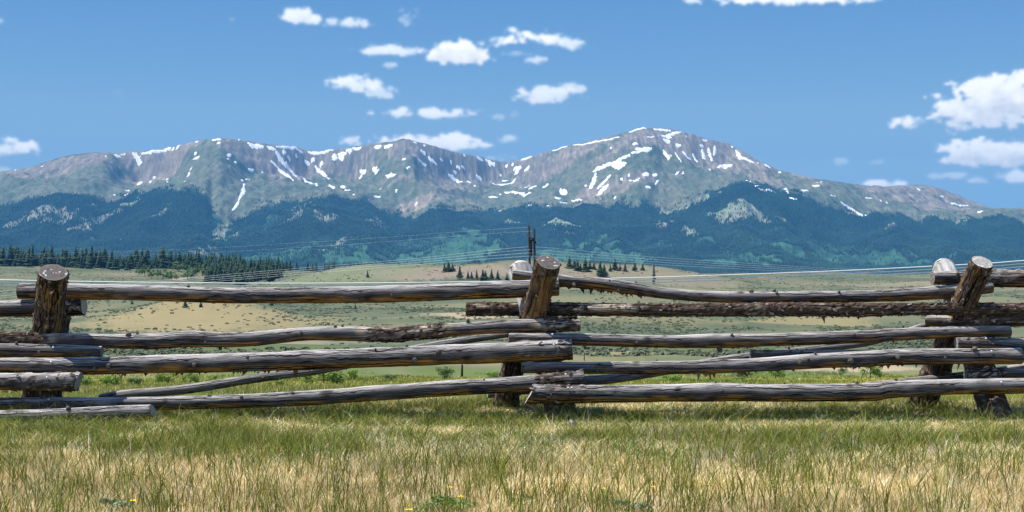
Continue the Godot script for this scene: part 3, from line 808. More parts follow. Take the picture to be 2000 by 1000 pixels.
func log_shape(path: Array, look: Dictionary, sides := 24, grain := 0.022) -> Array:   # [mesh, ring centres, tangents, ups, radii]
	var r := RandomNumberGenerator.new()
	r.seed = look.seed * 101
	var centres := []
	var radii := []
	var n := path.size()
	var lengths := [0.0]
	for i in n - 1:
		lengths.append(lengths[-1] + (path[i + 1][0] as Vector3).distance_to(path[i][0]))
	var total: float = lengths[-1]
	var rings := clampi(int(total / grain), 12, 300)
	var seg := 0
	for j in rings + 1:
		var s := total * j / rings
		while seg < n - 2 and s > lengths[seg + 1]:
			seg += 1
		var t: float = (s - lengths[seg]) / (lengths[seg + 1] - lengths[seg])
		var p0: Vector3 = path[maxi(seg - 1, 0)][0]
		var p3: Vector3 = path[mini(seg + 2, n - 1)][0]
		centres.append((path[seg][0] as Vector3).cubic_interpolate(path[seg + 1][0], p0, p3, t))
		radii.append(lerpf(path[seg][1], path[seg + 1][1], smoothstep(0.0, 1.0, t)))
	var o: float = look.seed * 13.7
	var tangents := []
	var ups := []
	var across := []
	for j in rings + 1:
		var tg: Vector3 = (centres[mini(j + 1, rings)] - centres[maxi(j - 1, 0)]).normalized()
		var ref := Vector3.UP if absf(tg.y) < 0.7 else Vector3.BACK
		var up := (ref - tg * ref.dot(tg)).normalized()
		tangents.append(tg)
		ups.append(up)
		across.append(tg.cross(up))
	var st := SurfaceTool.new()
	st.begin(Mesh.PRIMITIVE_TRIANGLES)
	var zones: Array = look.get("bark", [])
	var amber: float = look.get("amber", 0.0)
	var pale: float = look.get("pale", 0.0)
	var fleck: float = look.get("fleck", 0.25)
	var post: bool = look.get("post", false)
	var bleached: float = look.get("bleached", 0.0)
	var bevel: float = look.get("bevel", 0.0)
	var bevel_start: float = look.get("bevel_start", 0.0)
	var knots := []
	for i in int(total * 3.0) + 2:
		knots.append([r.randf() * total, r.randf() * TAU, r.randf_range(0.012, 0.034)])
	for j in rings + 1:
		var s := float(j) / rings
		var metres := s * total
		var close := knots.filter(func(k): return absf(k[0] - metres) < k[2] * 2.6)
		var cover := 0.0
		for z in zones:
			cover = maxf(cover, z[2] * smoothstep(z[0] - 0.025, z[0] + 0.01, s) * (1.0 - smoothstep(z[1] - 0.01, z[1] + 0.025, s)))
		for k in sides + 1:
			var a := TAU * (k % sides) / sides
			var dir: Vector3 = ups[j] * cos(a) + across[j] * sin(a)
			var q := dir * 1.3
			var lump := rough_noise.get_noise_3d(metres * 1.6 + o, q.x + q.y, q.z + o)
			var grit := fine_noise.get_noise_3d(metres * 2.2 + o, q.y * 4.5, q.z * 4.5 + q.x)
			var flake := bark_noise.get_noise_3d(metres * 17.0 + o, q.y * 7.0 + o, q.z * 7.0 + q.x * 3.0)
			var radius: float = radii[j] * (1.0 + lump * 0.09 + grit * 0.02)
			if j == 0 or j == rings:
				radius *= 0.965
			var patch := rough_noise.get_noise_3d(metres * 2.6 + o * 3.0, q.y * 1.3, q.z * 1.3)
			var bark := smoothstep(-0.1, 0.12, (cover - 0.5) * 1.5 + patch * 0.85 + flake * 0.25) if cover > 0.02 else 0.0
			radius += bark * (0.006 + flake * 0.011)
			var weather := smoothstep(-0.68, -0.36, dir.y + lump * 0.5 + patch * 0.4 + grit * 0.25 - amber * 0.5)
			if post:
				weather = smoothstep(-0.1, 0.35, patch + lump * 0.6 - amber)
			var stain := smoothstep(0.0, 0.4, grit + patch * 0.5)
			var grey := Color(0.085, 0.078, 0.082).lerp(Color(0.58, 0.56, 0.55), clampf(pow(smoothstep(-0.3, 1.12, dir.y), 2.0) + grit * 0.32 + lump * 0.2, 0, 1))  # rails: bleached grey, with a sunlit top and shaded front painted in
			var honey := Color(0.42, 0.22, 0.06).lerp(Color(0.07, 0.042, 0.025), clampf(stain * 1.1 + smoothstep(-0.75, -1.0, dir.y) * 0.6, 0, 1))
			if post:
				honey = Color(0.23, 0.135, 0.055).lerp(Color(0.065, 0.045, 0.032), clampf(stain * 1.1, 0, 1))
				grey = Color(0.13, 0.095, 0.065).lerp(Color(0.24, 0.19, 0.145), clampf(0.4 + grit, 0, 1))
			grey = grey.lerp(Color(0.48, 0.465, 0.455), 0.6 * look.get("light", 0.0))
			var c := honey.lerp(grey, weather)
			if pale > 0.0:
				c = c.lerp(Color(0.74, 0.62, 0.46), pale * smoothstep(0.02, 0.3, cover) * (1.0 - bark) * smoothstep(-0.3, 0.4, dir.y + 0.3))
			if bleached > 0.0:
				c = c.lerp(Color(0.5, 0.495, 0.485) * (0.92 + grit * 0.9 + patch * 0.3), smoothstep(1.0 - bleached, 1.0 - bleached + 0.08, s))
			if bark > 0.0:
				var hide := Color(0.06, 0.047, 0.04).lerp(Color(0.19, 0.125, 0.085), clampf(0.3 + flake * 1.3, 0, 1))
				if flake > 0.3 - 0.16 * fleck:
					hide = hide.lerp(Color(0.5, 0.44, 0.4), clampf((flake - 0.3 + 0.16 * fleck) * 7.0, 0, 1) * (0.35 + 0.65 * fleck))
				c = c.lerp(hide, bark)
			for kn in close:
				var off = Vector2((kn[0] - metres) / 1.7, wrapf(kn[1] - a, -PI, PI) * radii[j]).length() / kn[2]
				if off < 1.0:
					c = c.lerp(Color(0.05, 0.038, 0.032), (1.0 - off * off) * 0.9)
					radius += 0.006 * (1.0 - off)
			c.a = 1.0
			var slant := 0.0
			if bevel and j == rings: slant = dir.y * radius * bevel
			if bevel_start and j == 0: slant = dir.y * radius * bevel_start
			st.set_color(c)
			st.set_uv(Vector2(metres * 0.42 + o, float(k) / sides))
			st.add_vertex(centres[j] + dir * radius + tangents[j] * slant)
	for j in rings:
		for k in sides:
			var i := j * (sides + 1) + k
			for v in [i, i + sides + 1, i + 1, i + 1, i + sides + 1, i + sides + 2]:
				st.add_index(v)
	st.generate_normals()
	return [st.commit(), centres, tangents, ups, radii]


func cut_end(shape: Array, last: bool, look: Dictionary, sides := 24) -> ArrayMesh:   # the sawn end of a log, with its rings
	var j: int = shape[1].size() - 1 if last else 0
	var at: Vector3 = shape[1][j]
	var tg: Vector3 = shape[2][j]
	var up: Vector3 = shape[3][j]
	var side := tg.cross(up)
	var radius: float = shape[4][j] * 0.965
	var out := tg if last else -tg
	var dome: float = look.get("dome", 0.03) if last else 0.03
	var bevel: float = look.get("bevel", 0.0) if last else look.get("bevel_start", 0.0)
	var dark: Color = look.get("end", Color(0.24, 0.225, 0.21))
	var o: float = look.seed * 5.3 + (2.0 if last else 0.0)
	var st := SurfaceTool.new()
	st.begin(Mesh.PRIMITIVE_TRIANGLES)
	var steps := 9
	for i in steps + 1:
		var f := 1.0 - float(i) / steps
		for k in sides:
			var a := TAU * k / sides
			var dir := up * cos(a) + side * sin(a)
			var lump := rough_noise.get_noise_3d((1.0 if last else 0.0), dir.x + o, dir.z + dir.y)
			var p := at + dir * radius * f * (1.02 + lump * 0.05) + tg * dir.y * radius * bevel * f
			p += out * (dome * radius * (1.0 - f * f) + 0.002 + fine_noise.get_noise_3d(p.x * 30.0, p.y * 30.0, p.z * 30.0) * 0.004)
			var n := fine_noise.get_noise_3d(p.x * 34.0 + o, p.y * 34.0, p.z * 34.0)
			var c := dark * ((0.85 + 0.3 * absf(sin(f * 16.0 + n * 2.0)) + n * 0.4) if dark.r < 0.5 else (0.95 + n * 0.5 - 0.5 * smoothstep(0.1, 0.3, fine_noise.get_noise_3d(p.x * 9.0 + o, p.y * 60.0 + p.x * 40.0, p.z * 12.0))))
			if n > 0.46 and look.get("droppings", false):
				c = Color(0.75, 0.75, 0.73)
			if f > 0.93:
				c = c.lerp(Color(0.32, 0.3, 0.27), 0.5)
			c.a = 1.0
			st.set_color(c)
			st.add_vertex(p)
	for i in steps:
		for k in sides:
			var q := i * sides + k
			var w := i * sides + (k + 1) % sides
			for v in [q, w, q + sides, w, w + sides, q + sides]:
				st.add_index(v)
	st.generate_normals()
	var m := st.commit()
	return m


func stub_shape(at: Vector3, dir: Vector3, size: float, long: float) -> ArrayMesh:   # the stump of a branch
	var st := SurfaceTool.new()
	st.begin(Mesh.PRIMITIVE_TRIANGLES)
	var a := dir.cross(Vector3(0.31, 0.2, 0.93)).normalized()
	var b := dir.cross(a)
	for i in 4:
		var f := i / 3.0
		for k in 9:
			var ang := TAU * k / 9.0
			var rad: float = size * [1.5, 1.0, 0.85, 0.0][i]
			st.set_color(Color(0.12, 0.09, 0.07).lerp(Color(0.42, 0.38, 0.34), [0.5, 0.2, 0.9, 0.6][i]))
			st.set_uv(Vector2(f, k / 9.0))
			st.add_vertex(at + dir * (long * [-0.6, 0.5, 1.0, 1.02][i] + (sin(k * 2.3) * size * 0.2 if i == 2 else 0.0)) + (a * cos(ang) + b * sin(ang)) * rad)
	for i in 3:
		for k in 9:
			var q := i * 9 + k
			var w := i * 9 + (k + 1) % 9
			for v in [q, q + 9, w, w, q + 9, w + 9]:
				st.add_index(v)
	st.generate_normals()
	return st.commit()


func flake_shape(shape: Array, zones: Array, fleck: float, seed_: int) -> ArrayMesh:   # loose curling plates of bark
	var r := RandomNumberGenerator.new()
	r.seed = seed_
	var st := SurfaceTool.new()
	st.begin(Mesh.PRIMITIVE_TRIANGLES)
	var last: int = shape[1].size() - 1
	var long := (shape[1][0] as Vector3).distance_to(shape[1][last])
	for z in zones:
		for n in int((z[1] - z[0]) * long * 130.0 * z[2]):
			var j := clampi(int(r.randf_range(z[0], z[1]) * last), 0, last)
			var tg: Vector3 = shape[2][j]
			var up: Vector3 = shape[3][j]
			var a := r.randf() * TAU
			var out: Vector3 = up * cos(a) + tg.cross(up) * sin(a)
			var round: Vector3 = tg.cross(out)
			var p: Vector3 = shape[1][j] + out * (shape[4][j] * 1.04 + 0.003)
			var l := tg * r.randf_range(0.008, 0.026) + round * r.randf_range(-0.008, 0.008)
			var w := round * r.randf_range(0.006, 0.014)
			var lift := out * r.randf_range(0.003, 0.017)
			var c := Color(0.05, 0.038, 0.032).lerp(Color(0.15, 0.095, 0.065), r.randf())
			if r.randf() < 0.1 + 0.35 * fleck:
				c = Color(0.22, 0.18, 0.15).lerp(Color(0.5, 0.45, 0.41), r.randf())
			st.set_color(c)
			var q := [p - l - w * 0.6, p - l * 0.7 + w, p + l + w * 0.8 + lift, p + l * 0.8 - w + lift * 0.7]
			var under := -out * 0.007
			for v in [q[0], q[1], q[2], q[0], q[2], q[3], q[2], q[1], q[2] + under, q[2] + under, q[3], q[2], q[3], q[2] + under, q[0]]:
				st.add_vertex(v)
	st.generate_normals()
	return st.commit()


func shred_shape(shape: Array, from: float, to: float, seed_: int) -> ArrayMesh:   # slivers and loose bark hanging under a rail
	var r := RandomNumberGenerator.new()
	r.seed = seed_
	var st := SurfaceTool.new()
	st.begin(Mesh.PRIMITIVE_TRIANGLES)
	for n in 46:
		var s := r.randf_range(from, to)
		var j := int(s * (shape[1].size() - 1))
		var a := r.randf_range(-0.7, 0.7)
		var down := Vector3(0, -cos(a), sin(a))
		var root: Vector3 = shape[1][j] + down * shape[4][j] * 0.93
		var w := r.randf_range(0.008, 0.03)
		var l := r.randf_range(0.008, 0.04) * (2.0 if r.randf() < 0.12 else 1.0)
		var tg: Vector3 = shape[2][j]
		var lean := tg * r.randf_range(-0.03, 0.03) + Vector3(0, 0, r.randf_range(-0.01, 0.02))
		var tip := root + down * l + lean
		var thick := down.cross(tg) * 0.005
		st.set_color(Color(0.08, 0.055, 0.04).lerp(Color(0.25, 0.16, 0.08), r.randf()))
		for v in [root - tg * w, root + tg * w + thick, tip, root + tg * w + thick, root - tg * w - thick, tip, root - tg * w - thick, root - tg * w, tip]:
			st.add_vertex(v)
	st.generate_normals()
	return st.commit()


func build_fence() -> void:
	fence = base("rail_fence", Vector3(0, 0, -11.6))
	tag(fence, "weathered log buck-and-rail fence of grey peeling poles crossing the meadow", "fence")
	var home := Vector3(0, 0, -11.6)
	for look in rails():
		var path := []
		for p in look.at:
			path.append([spot(p[0], p[1], p[3]) - home, p[2] / LENS * p[3]])
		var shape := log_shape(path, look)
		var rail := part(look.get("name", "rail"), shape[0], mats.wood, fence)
		tag(rail, look.label)
		look.end = look.get("end", [Color(0.3, 0.28, 0.26), Color(0.2, 0.18, 0.165), Color(0.36, 0.34, 0.31)][look.seed % 3])
		if look.seed in [15, 23]: look.end = Color(0.62, 0.58, 0.52)
		part("cut_end", cut_end(shape, true, look), mats.end_grain, rail)
		part("cut_end", cut_end(shape, false, look), mats.end_grain, rail)
		var r := RandomNumberGenerator.new()
		r.seed = look.seed * 7 + 3
		var stubs: Array = look.get("stubs", []).duplicate()
		for i in 6:
			stubs.append([r.randf_range(0.05, 0.95), r.randf_range(-0.6, 2.2), 0.6])
		for s in stubs:   # the angle runs from the top of the rail towards the camera
			var j := int(s[0] * (shape[1].size() - 1))
			var dir := Vector3(r.randf_range(-0.3, 0.3), cos(s[1]), sin(s[1])).normalized()
			var k: float = s[2] if s.size() > 2 else 1.0
			part("branch_stub", stub_shape(shape[1][j] + dir * shape[4][j] * 0.97, dir, r.randf_range(0.014, 0.024) * k, r.randf_range(0.018, 0.04) * k), mats.wood, rail)
		if look.has("bark"):
			tag(part("bark_flakes", flake_shape(shape, look.bark, look.get("fleck", 0.25), look.seed + 900), mats.end_grain, rail), "", "", "", "stuff")
		if look.has("shreds"):
			tag(part("loose_bark", shred_shape(shape, look.shreds[0], look.shreds[1], look.seed), mats.end_grain, rail), "", "", "", "stuff")
	# the bucks: pairs of crossed posts; each as its top and its foot
	var posts := [
		{"at": [[60, 850, 27, 12.2], [92, 650, 27.5, 11.5], [104, 532, 27.5, 11.17]], "label": "upright bark-patched left post with a dark sawn top", "end": Color(0.115, 0.105, 0.1), "droppings": true},
		{"at": [[78, 930, 28, 10.8], [104, 690, 22, 11.52], [120, 590, 20, 11.86], [122, 562, 19, 11.96]], "label": "rear leg crossed behind the left post"},
		{"at": [[976, 860, 27, 12.2], [1003, 715, 21, 11.85], [1040, 620, 22.5, 11.5], [1071, 512, 23.5, 11.17]], "label": "leaning middle post, brown bark patches, dark speckled sawn top", "end": Color(0.115, 0.105, 0.1), "droppings": true},
		{"at": [[1128, 930, 32, 10.8], [1080, 745, 27, 11.3], [1042, 620, 24, 11.62], [1016, 526, 23.5, 11.96]], "label": "crossed middle post with a bleached white rounded top", "bleached": 0.3, "dome": 0.75, "end": Color(0.6, 0.595, 0.58)},
		{"at": [[1770, 856, 28, 12.2], [1831, 715, 24, 11.8], [1884, 590, 22.5, 11.42], [1918, 512, 20.5, 11.17]], "label": "leaning right post, peeled brown sides and pale sawn top", "end": Color(0.32, 0.315, 0.3), "droppings": true},
		{"at": [[1986, 925, 30, 10.8], [1925, 750, 27, 11.28], [1872, 602, 23, 11.62], [1842, 521, 22, 11.96]], "label": "crossed right post with a bleached white rounded top", "bleached": 0.26, "dome": 0.75, "end": Color(0.6, 0.595, 0.58)},
	]
	for i in posts.size():
		var look: Dictionary = posts[i]
		look.seed = 40 + i
		look.post = true
		look.bark = [[0.0, 0.45, 1.0], [0.45, 1.02, 0.56 if i % 2 == 0 else 0.62]] if i != 3 and i != 5 else [[0.0, 0.72, 1.0]]
		look.amber = 0.25
		look.fleck = 0.2
		var path := []
		for p in look.at:
			path.append([spot(p[0], p[1], p[3]) - home, p[2] / LENS * p[3]])
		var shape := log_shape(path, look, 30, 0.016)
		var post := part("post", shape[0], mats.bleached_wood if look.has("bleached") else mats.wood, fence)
		tag(post, look.label)
		part("cut_end", cut_end(shape, true, look, 30), mats.end_grain, post)
		tag(part("bark_flakes", flake_shape(shape, [[0.3, 0.72 if look.has("bleached") else 1.0, 0.6]], 0.15, look.seed + 900), mats.end_grain, post), "", "", "", "stuff")
	var heads := [[1079, 653, 11.24], [1082, 673, 11.12], [1088, 671, 11.12], [1105, 731, 11.0], [1110, 757.5, 10.945], [1117, 757.5, 10.945], [100, 707, 11.135], [92, 737, 11.03], [95, 780, 11.085], [81, 805, 10.83], [104, 678.5, 11.25], [1926, 661, 11.235], [1937, 686, 11.085], [1956, 746.5, 10.93], [1855, 628, 11.42], [1069, 624, 11.92]]
	for hd in heads:
		var sphere := SphereMesh.new()
		sphere.radius = 0.0105
		sphere.height = 0.018
		sphere.radial_segments = 12
		sphere.rings = 6
		var nail := part("nail_head", sphere, mats.nail, fence)
		nail.position = spot(hd[0], hd[1], hd[2]) - home


# ------------------------------------------------------------------ power lines

func tube(points: Array, radius: float, sides := 5) -> ArrayMesh:
	var st := SurfaceTool.new()
	st.begin(Mesh.PRIMITIVE_TRIANGLES)
	for j in points.size():
		var tg: Vector3 = (points[mini(j + 1, points.size() - 1)] - points[maxi(j - 1, 0)]).normalized()
		var a := tg.cross(Vector3(0.02, 1, 0.03) if absf(tg.y) < 0.8 else Vector3(1, 0.05, 0)).normalized()
		var b := tg.cross(a)
		for k in sides:
			var ang := TAU * k / sides
			st.add_vertex(points[j] + (a * cos(ang) + b * sin(ang)) * radius)
	for j in points.size() - 1:
		for k in sides:
			var q := j * sides + k
			var w := j * sides + (k + 1) % sides
			for v in [q, w, q + sides, w, w + sides, q + sides]:
				st.add_index(v)
	st.generate_normals()
	return st.commit()


func wire(list: Array, far: Array, radius: float, label: String, group: String) -> void:   # list: x, y of the photograph; far: x, distance
	var pts := []
	for k in 90:
		var px := lerpf(list[0], list[-2], k / 89.0)
		pts.append(spot(px, soft(list, px), along(far, px)))
	var o := MeshInstance3D.new()
	o.name = numbered("power_wire")
	o.mesh = tube(pts, radius)
	o.material_override = mats.wire
	add_child(o, true)
	tag(o, label, "wire", group)


func cylinder(from: Vector3, to: Vector3, ra: float, rb: float, sides := 12) -> ArrayMesh:
	var st := SurfaceTool.new()
	st.begin(Mesh.PRIMITIVE_TRIANGLES)
	var tg := (to - from).normalized()
	var a := tg.cross(Vector3(0.1, 0.2, 1) if absf(tg.z) < 0.8 else Vector3.RIGHT).normalized()
	var b := tg.cross(a)
	for ring in [[from, 0.0], [from, ra], [to, rb], [to, 0.0]]:
		for k in sides:
			var ang := TAU * k / sides
			st.set_color(Color.WHITE)
			st.add_vertex(ring[0] + (a * cos(ang) + b * sin(ang)) * ring[1])
	for j in 3:
		for k in sides:
			var q := j * sides + k
			var w := j * sides + (k + 1) % sides
			for v in [q, w, q + sides, w, w + sides, q + sides]:
				st.add_index(v)
	st.generate_normals()
	return st.commit()


func build_power_lines() -> void:
	var foot := ground_point(spot(1040, 500, 150).x, 150.0)
	var frame := base("utility_pole", foot)
	tag(frame, "twin wooden power pole with dark crossarms rising behind the middle post", "utility pole")
	var near_top := spot(1043.5, 447, 147.5) - foot
	var far_top := spot(1033, 440, 152.5) - foot
	part("pole", cylinder(Vector3(near_top.x + 0.12, -0.5, 2.5), near_top, 0.17, 0.12), mats.pole, frame)
	part("pole", cylinder(Vector3(far_top.x + 0.3, -0.5, -2.5), far_top, 0.17, 0.12), mats.pole, frame)
	var arm_y := spot(1037, 466, 150).y - foot.y
	var mid := spot(1037, 466, 150).x - foot.x
	for k in 2:
		var bx := BoxMesh.new()
		bx.size = Vector3(0.16, 0.28, 8.6)
		var arm := part("crossarm", bx, mats.dark_steel, frame)
		arm.position = Vector3(mid - 0.2 + k * 0.4, arm_y + 0.05 - k * 0.1, 0)
	var br := part("arm_brace", cylinder(Vector3(mid - 0.35, arm_y + 0.5, -3.0), Vector3(mid + 0.5, arm_y - 0.5, 3.0), 0.1, 0.1), mats.dark_steel, frame)
	var hang := []
	for k in 4:
		var z: float = [-3.8, -1.4, 1.4, 3.8][k]
		var low = arm_y - [0.95, 1.3, 1.65, 2.0][k]
		var st := SurfaceTool.new()
		for d in 7:   # a string of discs
			var y0 := lerpf(arm_y - 0.15, low, d / 7.0)
			var y1 := lerpf(arm_y - 0.15, low, (d + 0.8) / 7.0)
			st.append_from(cylinder(Vector3(mid, y0, z), Vector3(mid, y1, z), 0.06, 0.15, 8), 0, Transform3D())
		part("insulator", st.commit(), mats.dark_steel, frame)
		hang.append([1037.0, LEVEL - (foot.y + low - EYE) / (150.0 - z) * LENS, 150.0 - z])
	for k in 4:
		var y: float = hang[k][1]
		var px: float = 1000.0 + (foot.x + mid) / hang[k][2] * LENS
		wire([-900, 632 + k * 5, -400, 606 + k * 5, 0, 569 + k * 4.5, 290, 549 + k * 4, 560, 526 + k * 4, 800, 506 + k * 4, px, y], [-900, 210, px, hang[k][2]], 0.0105, ["topmost", "second", "third", "lowest"][k] + " wire falling away to the left from the twin pole", "wires left of the twin pole")
		wire([px, y, 1180, 494 + k * 5, 1300, 504 + k * 4.5, 1460, 514 + k * 4, 1600, 523 + k * 3.4, 1760, 531 + k * 3, 2000, 541 + k * 3, 2600, 556 + k * 3], [px, hang[k][2], 2600, 320], 0.015, ["topmost", "second", "third", "lowest"][k] + " wire falling away to the right from the twin pole", "wires right of the twin pole")
	for k in 3:
		wire([-600, 533 + k * 5, 0, 546.5 + k * 5, 280, 551.5 + k * 4.5, 560, 553.5 + k * 4.5, 800, 552 + k * 5, 1000, 549 + k * 5, 1300, 541 + k * 5, 1450, 536 + k * 5.2, 1640, 529 + k * 5.5, 1820, 520 + k * 5.7, 2000, 508.5 + k * 5.8, 2600, 470 + k * 7], [-600, 66, 2600, 66], 0.026, ["upper", "middle", "lower"][k] + " white wire of the near span crossing just above the top rail", "near span of white wires")
	wire([-500, 516, 0, 498, 380, 486, 700, 467, 1033.5, 444], [-500, 420, 1033.5, 152.4], 0.0045, "upper faint thin wire from the pole top across the forest at left", "faint wires from the pole top")
	wire([-500, 526, 0, 507, 380, 495, 700, 476, 1043, 451], [-500, 420, 1043, 147.6], 0.0045, "lower faint thin wire from the pole top across the forest at left", "faint wires from the pole top")


# ------------------------------------------------------------------ trees and bushes

func conifer_crown(seed_: int, tiers: int, slim: float, sparse := 0.0) -> ArrayMesh:   # drooping whorls of boughs round a pole, one metre tall in all
	var r := RandomNumberGenerator.new()
	r.seed = seed_
	var st := SurfaceTool.new()
	st.begin(Mesh.PRIMITIVE_TRIANGLES)
	for t in tiers:
		var f := float(t) / (tiers - 1)
		var y := lerpf(0.1, 0.95, f)
		var reach := slim * lerpf(1.0, 0.1, pow(f, 0.85)) * r.randf_range(0.75, 1.2)
		var n := 12
		var turn := r.randf() * TAU
		for k in n:
			if r.randf() < sparse:
				continue
			var a := turn + TAU * k / n + r.randf_range(-0.2, 0.2)
			var l := reach * r.randf_range(0.65, 1.2)
			var dir := Vector3(cos(a), 0, sin(a))
			var sd := Vector3(-sin(a), 0, cos(a)) * l * r.randf_range(0.45, 0.65)
			var root := Vector3(0, y + 0.055, 0)
			var tip := dir * l + Vector3(0, y - l * 0.28, 0)
			var m1 := dir * l * 0.6 + sd + Vector3(0, y - 0.03, 0)
			var m2 := dir * l * 0.6 - sd + Vector3(0, y - 0.03, 0)
			st.set_color(Color(0.03, 0.06, 0.034).lerp(Color(0.065, 0.112, 0.058), r.randf()))
			for v in [root, m1, tip, root, tip, m2]:
				st.add_vertex(v)
	for k in 4:
		var a := TAU * k / 4.0
		var b := TAU * (k + 1) / 4.0
		st.set_color(Color(0.06, 0.095, 0.045))
		for v in [Vector3(cos(a) * 0.03, 0.85, sin(a) * 0.03), Vector3(0, 1.0, 0), Vector3(cos(b) * 0.03, 0.85, sin(b) * 0.03)]:
			st.add_vertex(v)
	st.generate_normals()
	return st.commit()


func leaf_crown(seed_: int, leaves: int, size: float, tone_a: Color, tone_b: Color, lumps := 9) -> ArrayMesh:   # clumps of leaf faces filling a rounded crown about one metre wide and high
	var r := RandomNumberGenerator.new()
	r.seed = seed_
	var st := SurfaceTool.new()
	st.begin(Mesh.PRIMITIVE_TRIANGLES)
	var clumps := []
	for i in lumps:
		var a := r.randf() * TAU
		var rad := sqrt(r.randf()) * 0.36
		clumps.append([Vector3(cos(a) * rad, r.randf_range(0.25, 0.8) * (1.0 - rad * 0.7), sin(a) * rad), r.randf_range(0.13, 0.26), r.randf()])
	for i in leaves:
		var c: Array = clumps[r.randi() % lumps]
		var v = Vector3(r.randfn(), r.randfn(), r.randfn()).normalized() * c[1] * pow(r.randf(), 0.4)
		var p: Vector3 = c[0] + v
		p.y = maxf(p.y, 0.02)
		var n = (v.normalized() + Vector3(r.randf_range(-0.8, 0.8), r.randf_range(-0.3, 0.9), r.randf_range(-0.8, 0.8))).normalized()
		var a = n.cross(Vector3(0.3, 0.1, 0.9)).normalized() * size * r.randf_range(0.6, 1.2)
		var b = n.cross(a).normalized() * size * r.randf_range(0.35, 0.6)
		st.set_color(tone_a.lerp(tone_b, clampf(c[2] * 0.6 + r.randf() * 0.5, 0, 1)))
		for w in [p - a, p + b, p + a, p - a, p + a, p - b]:
			st.add_vertex(w)
	st.generate_normals()
	return st.commit()


func tree(called: String, crown: Mesh, mat: Material, stem: Array, label := "", category := "tree") -> Node3D:
	var t := base(called)
	tag(t, label, category)
	part("crown", crown, mat, t)
	part("trunk", cylinder(Vector3(0, -0.06, 0), Vector3(0, stem[0], 0), stem[1], stem[1] * 0.4, 6), mats.bush_wood, t)
	return t


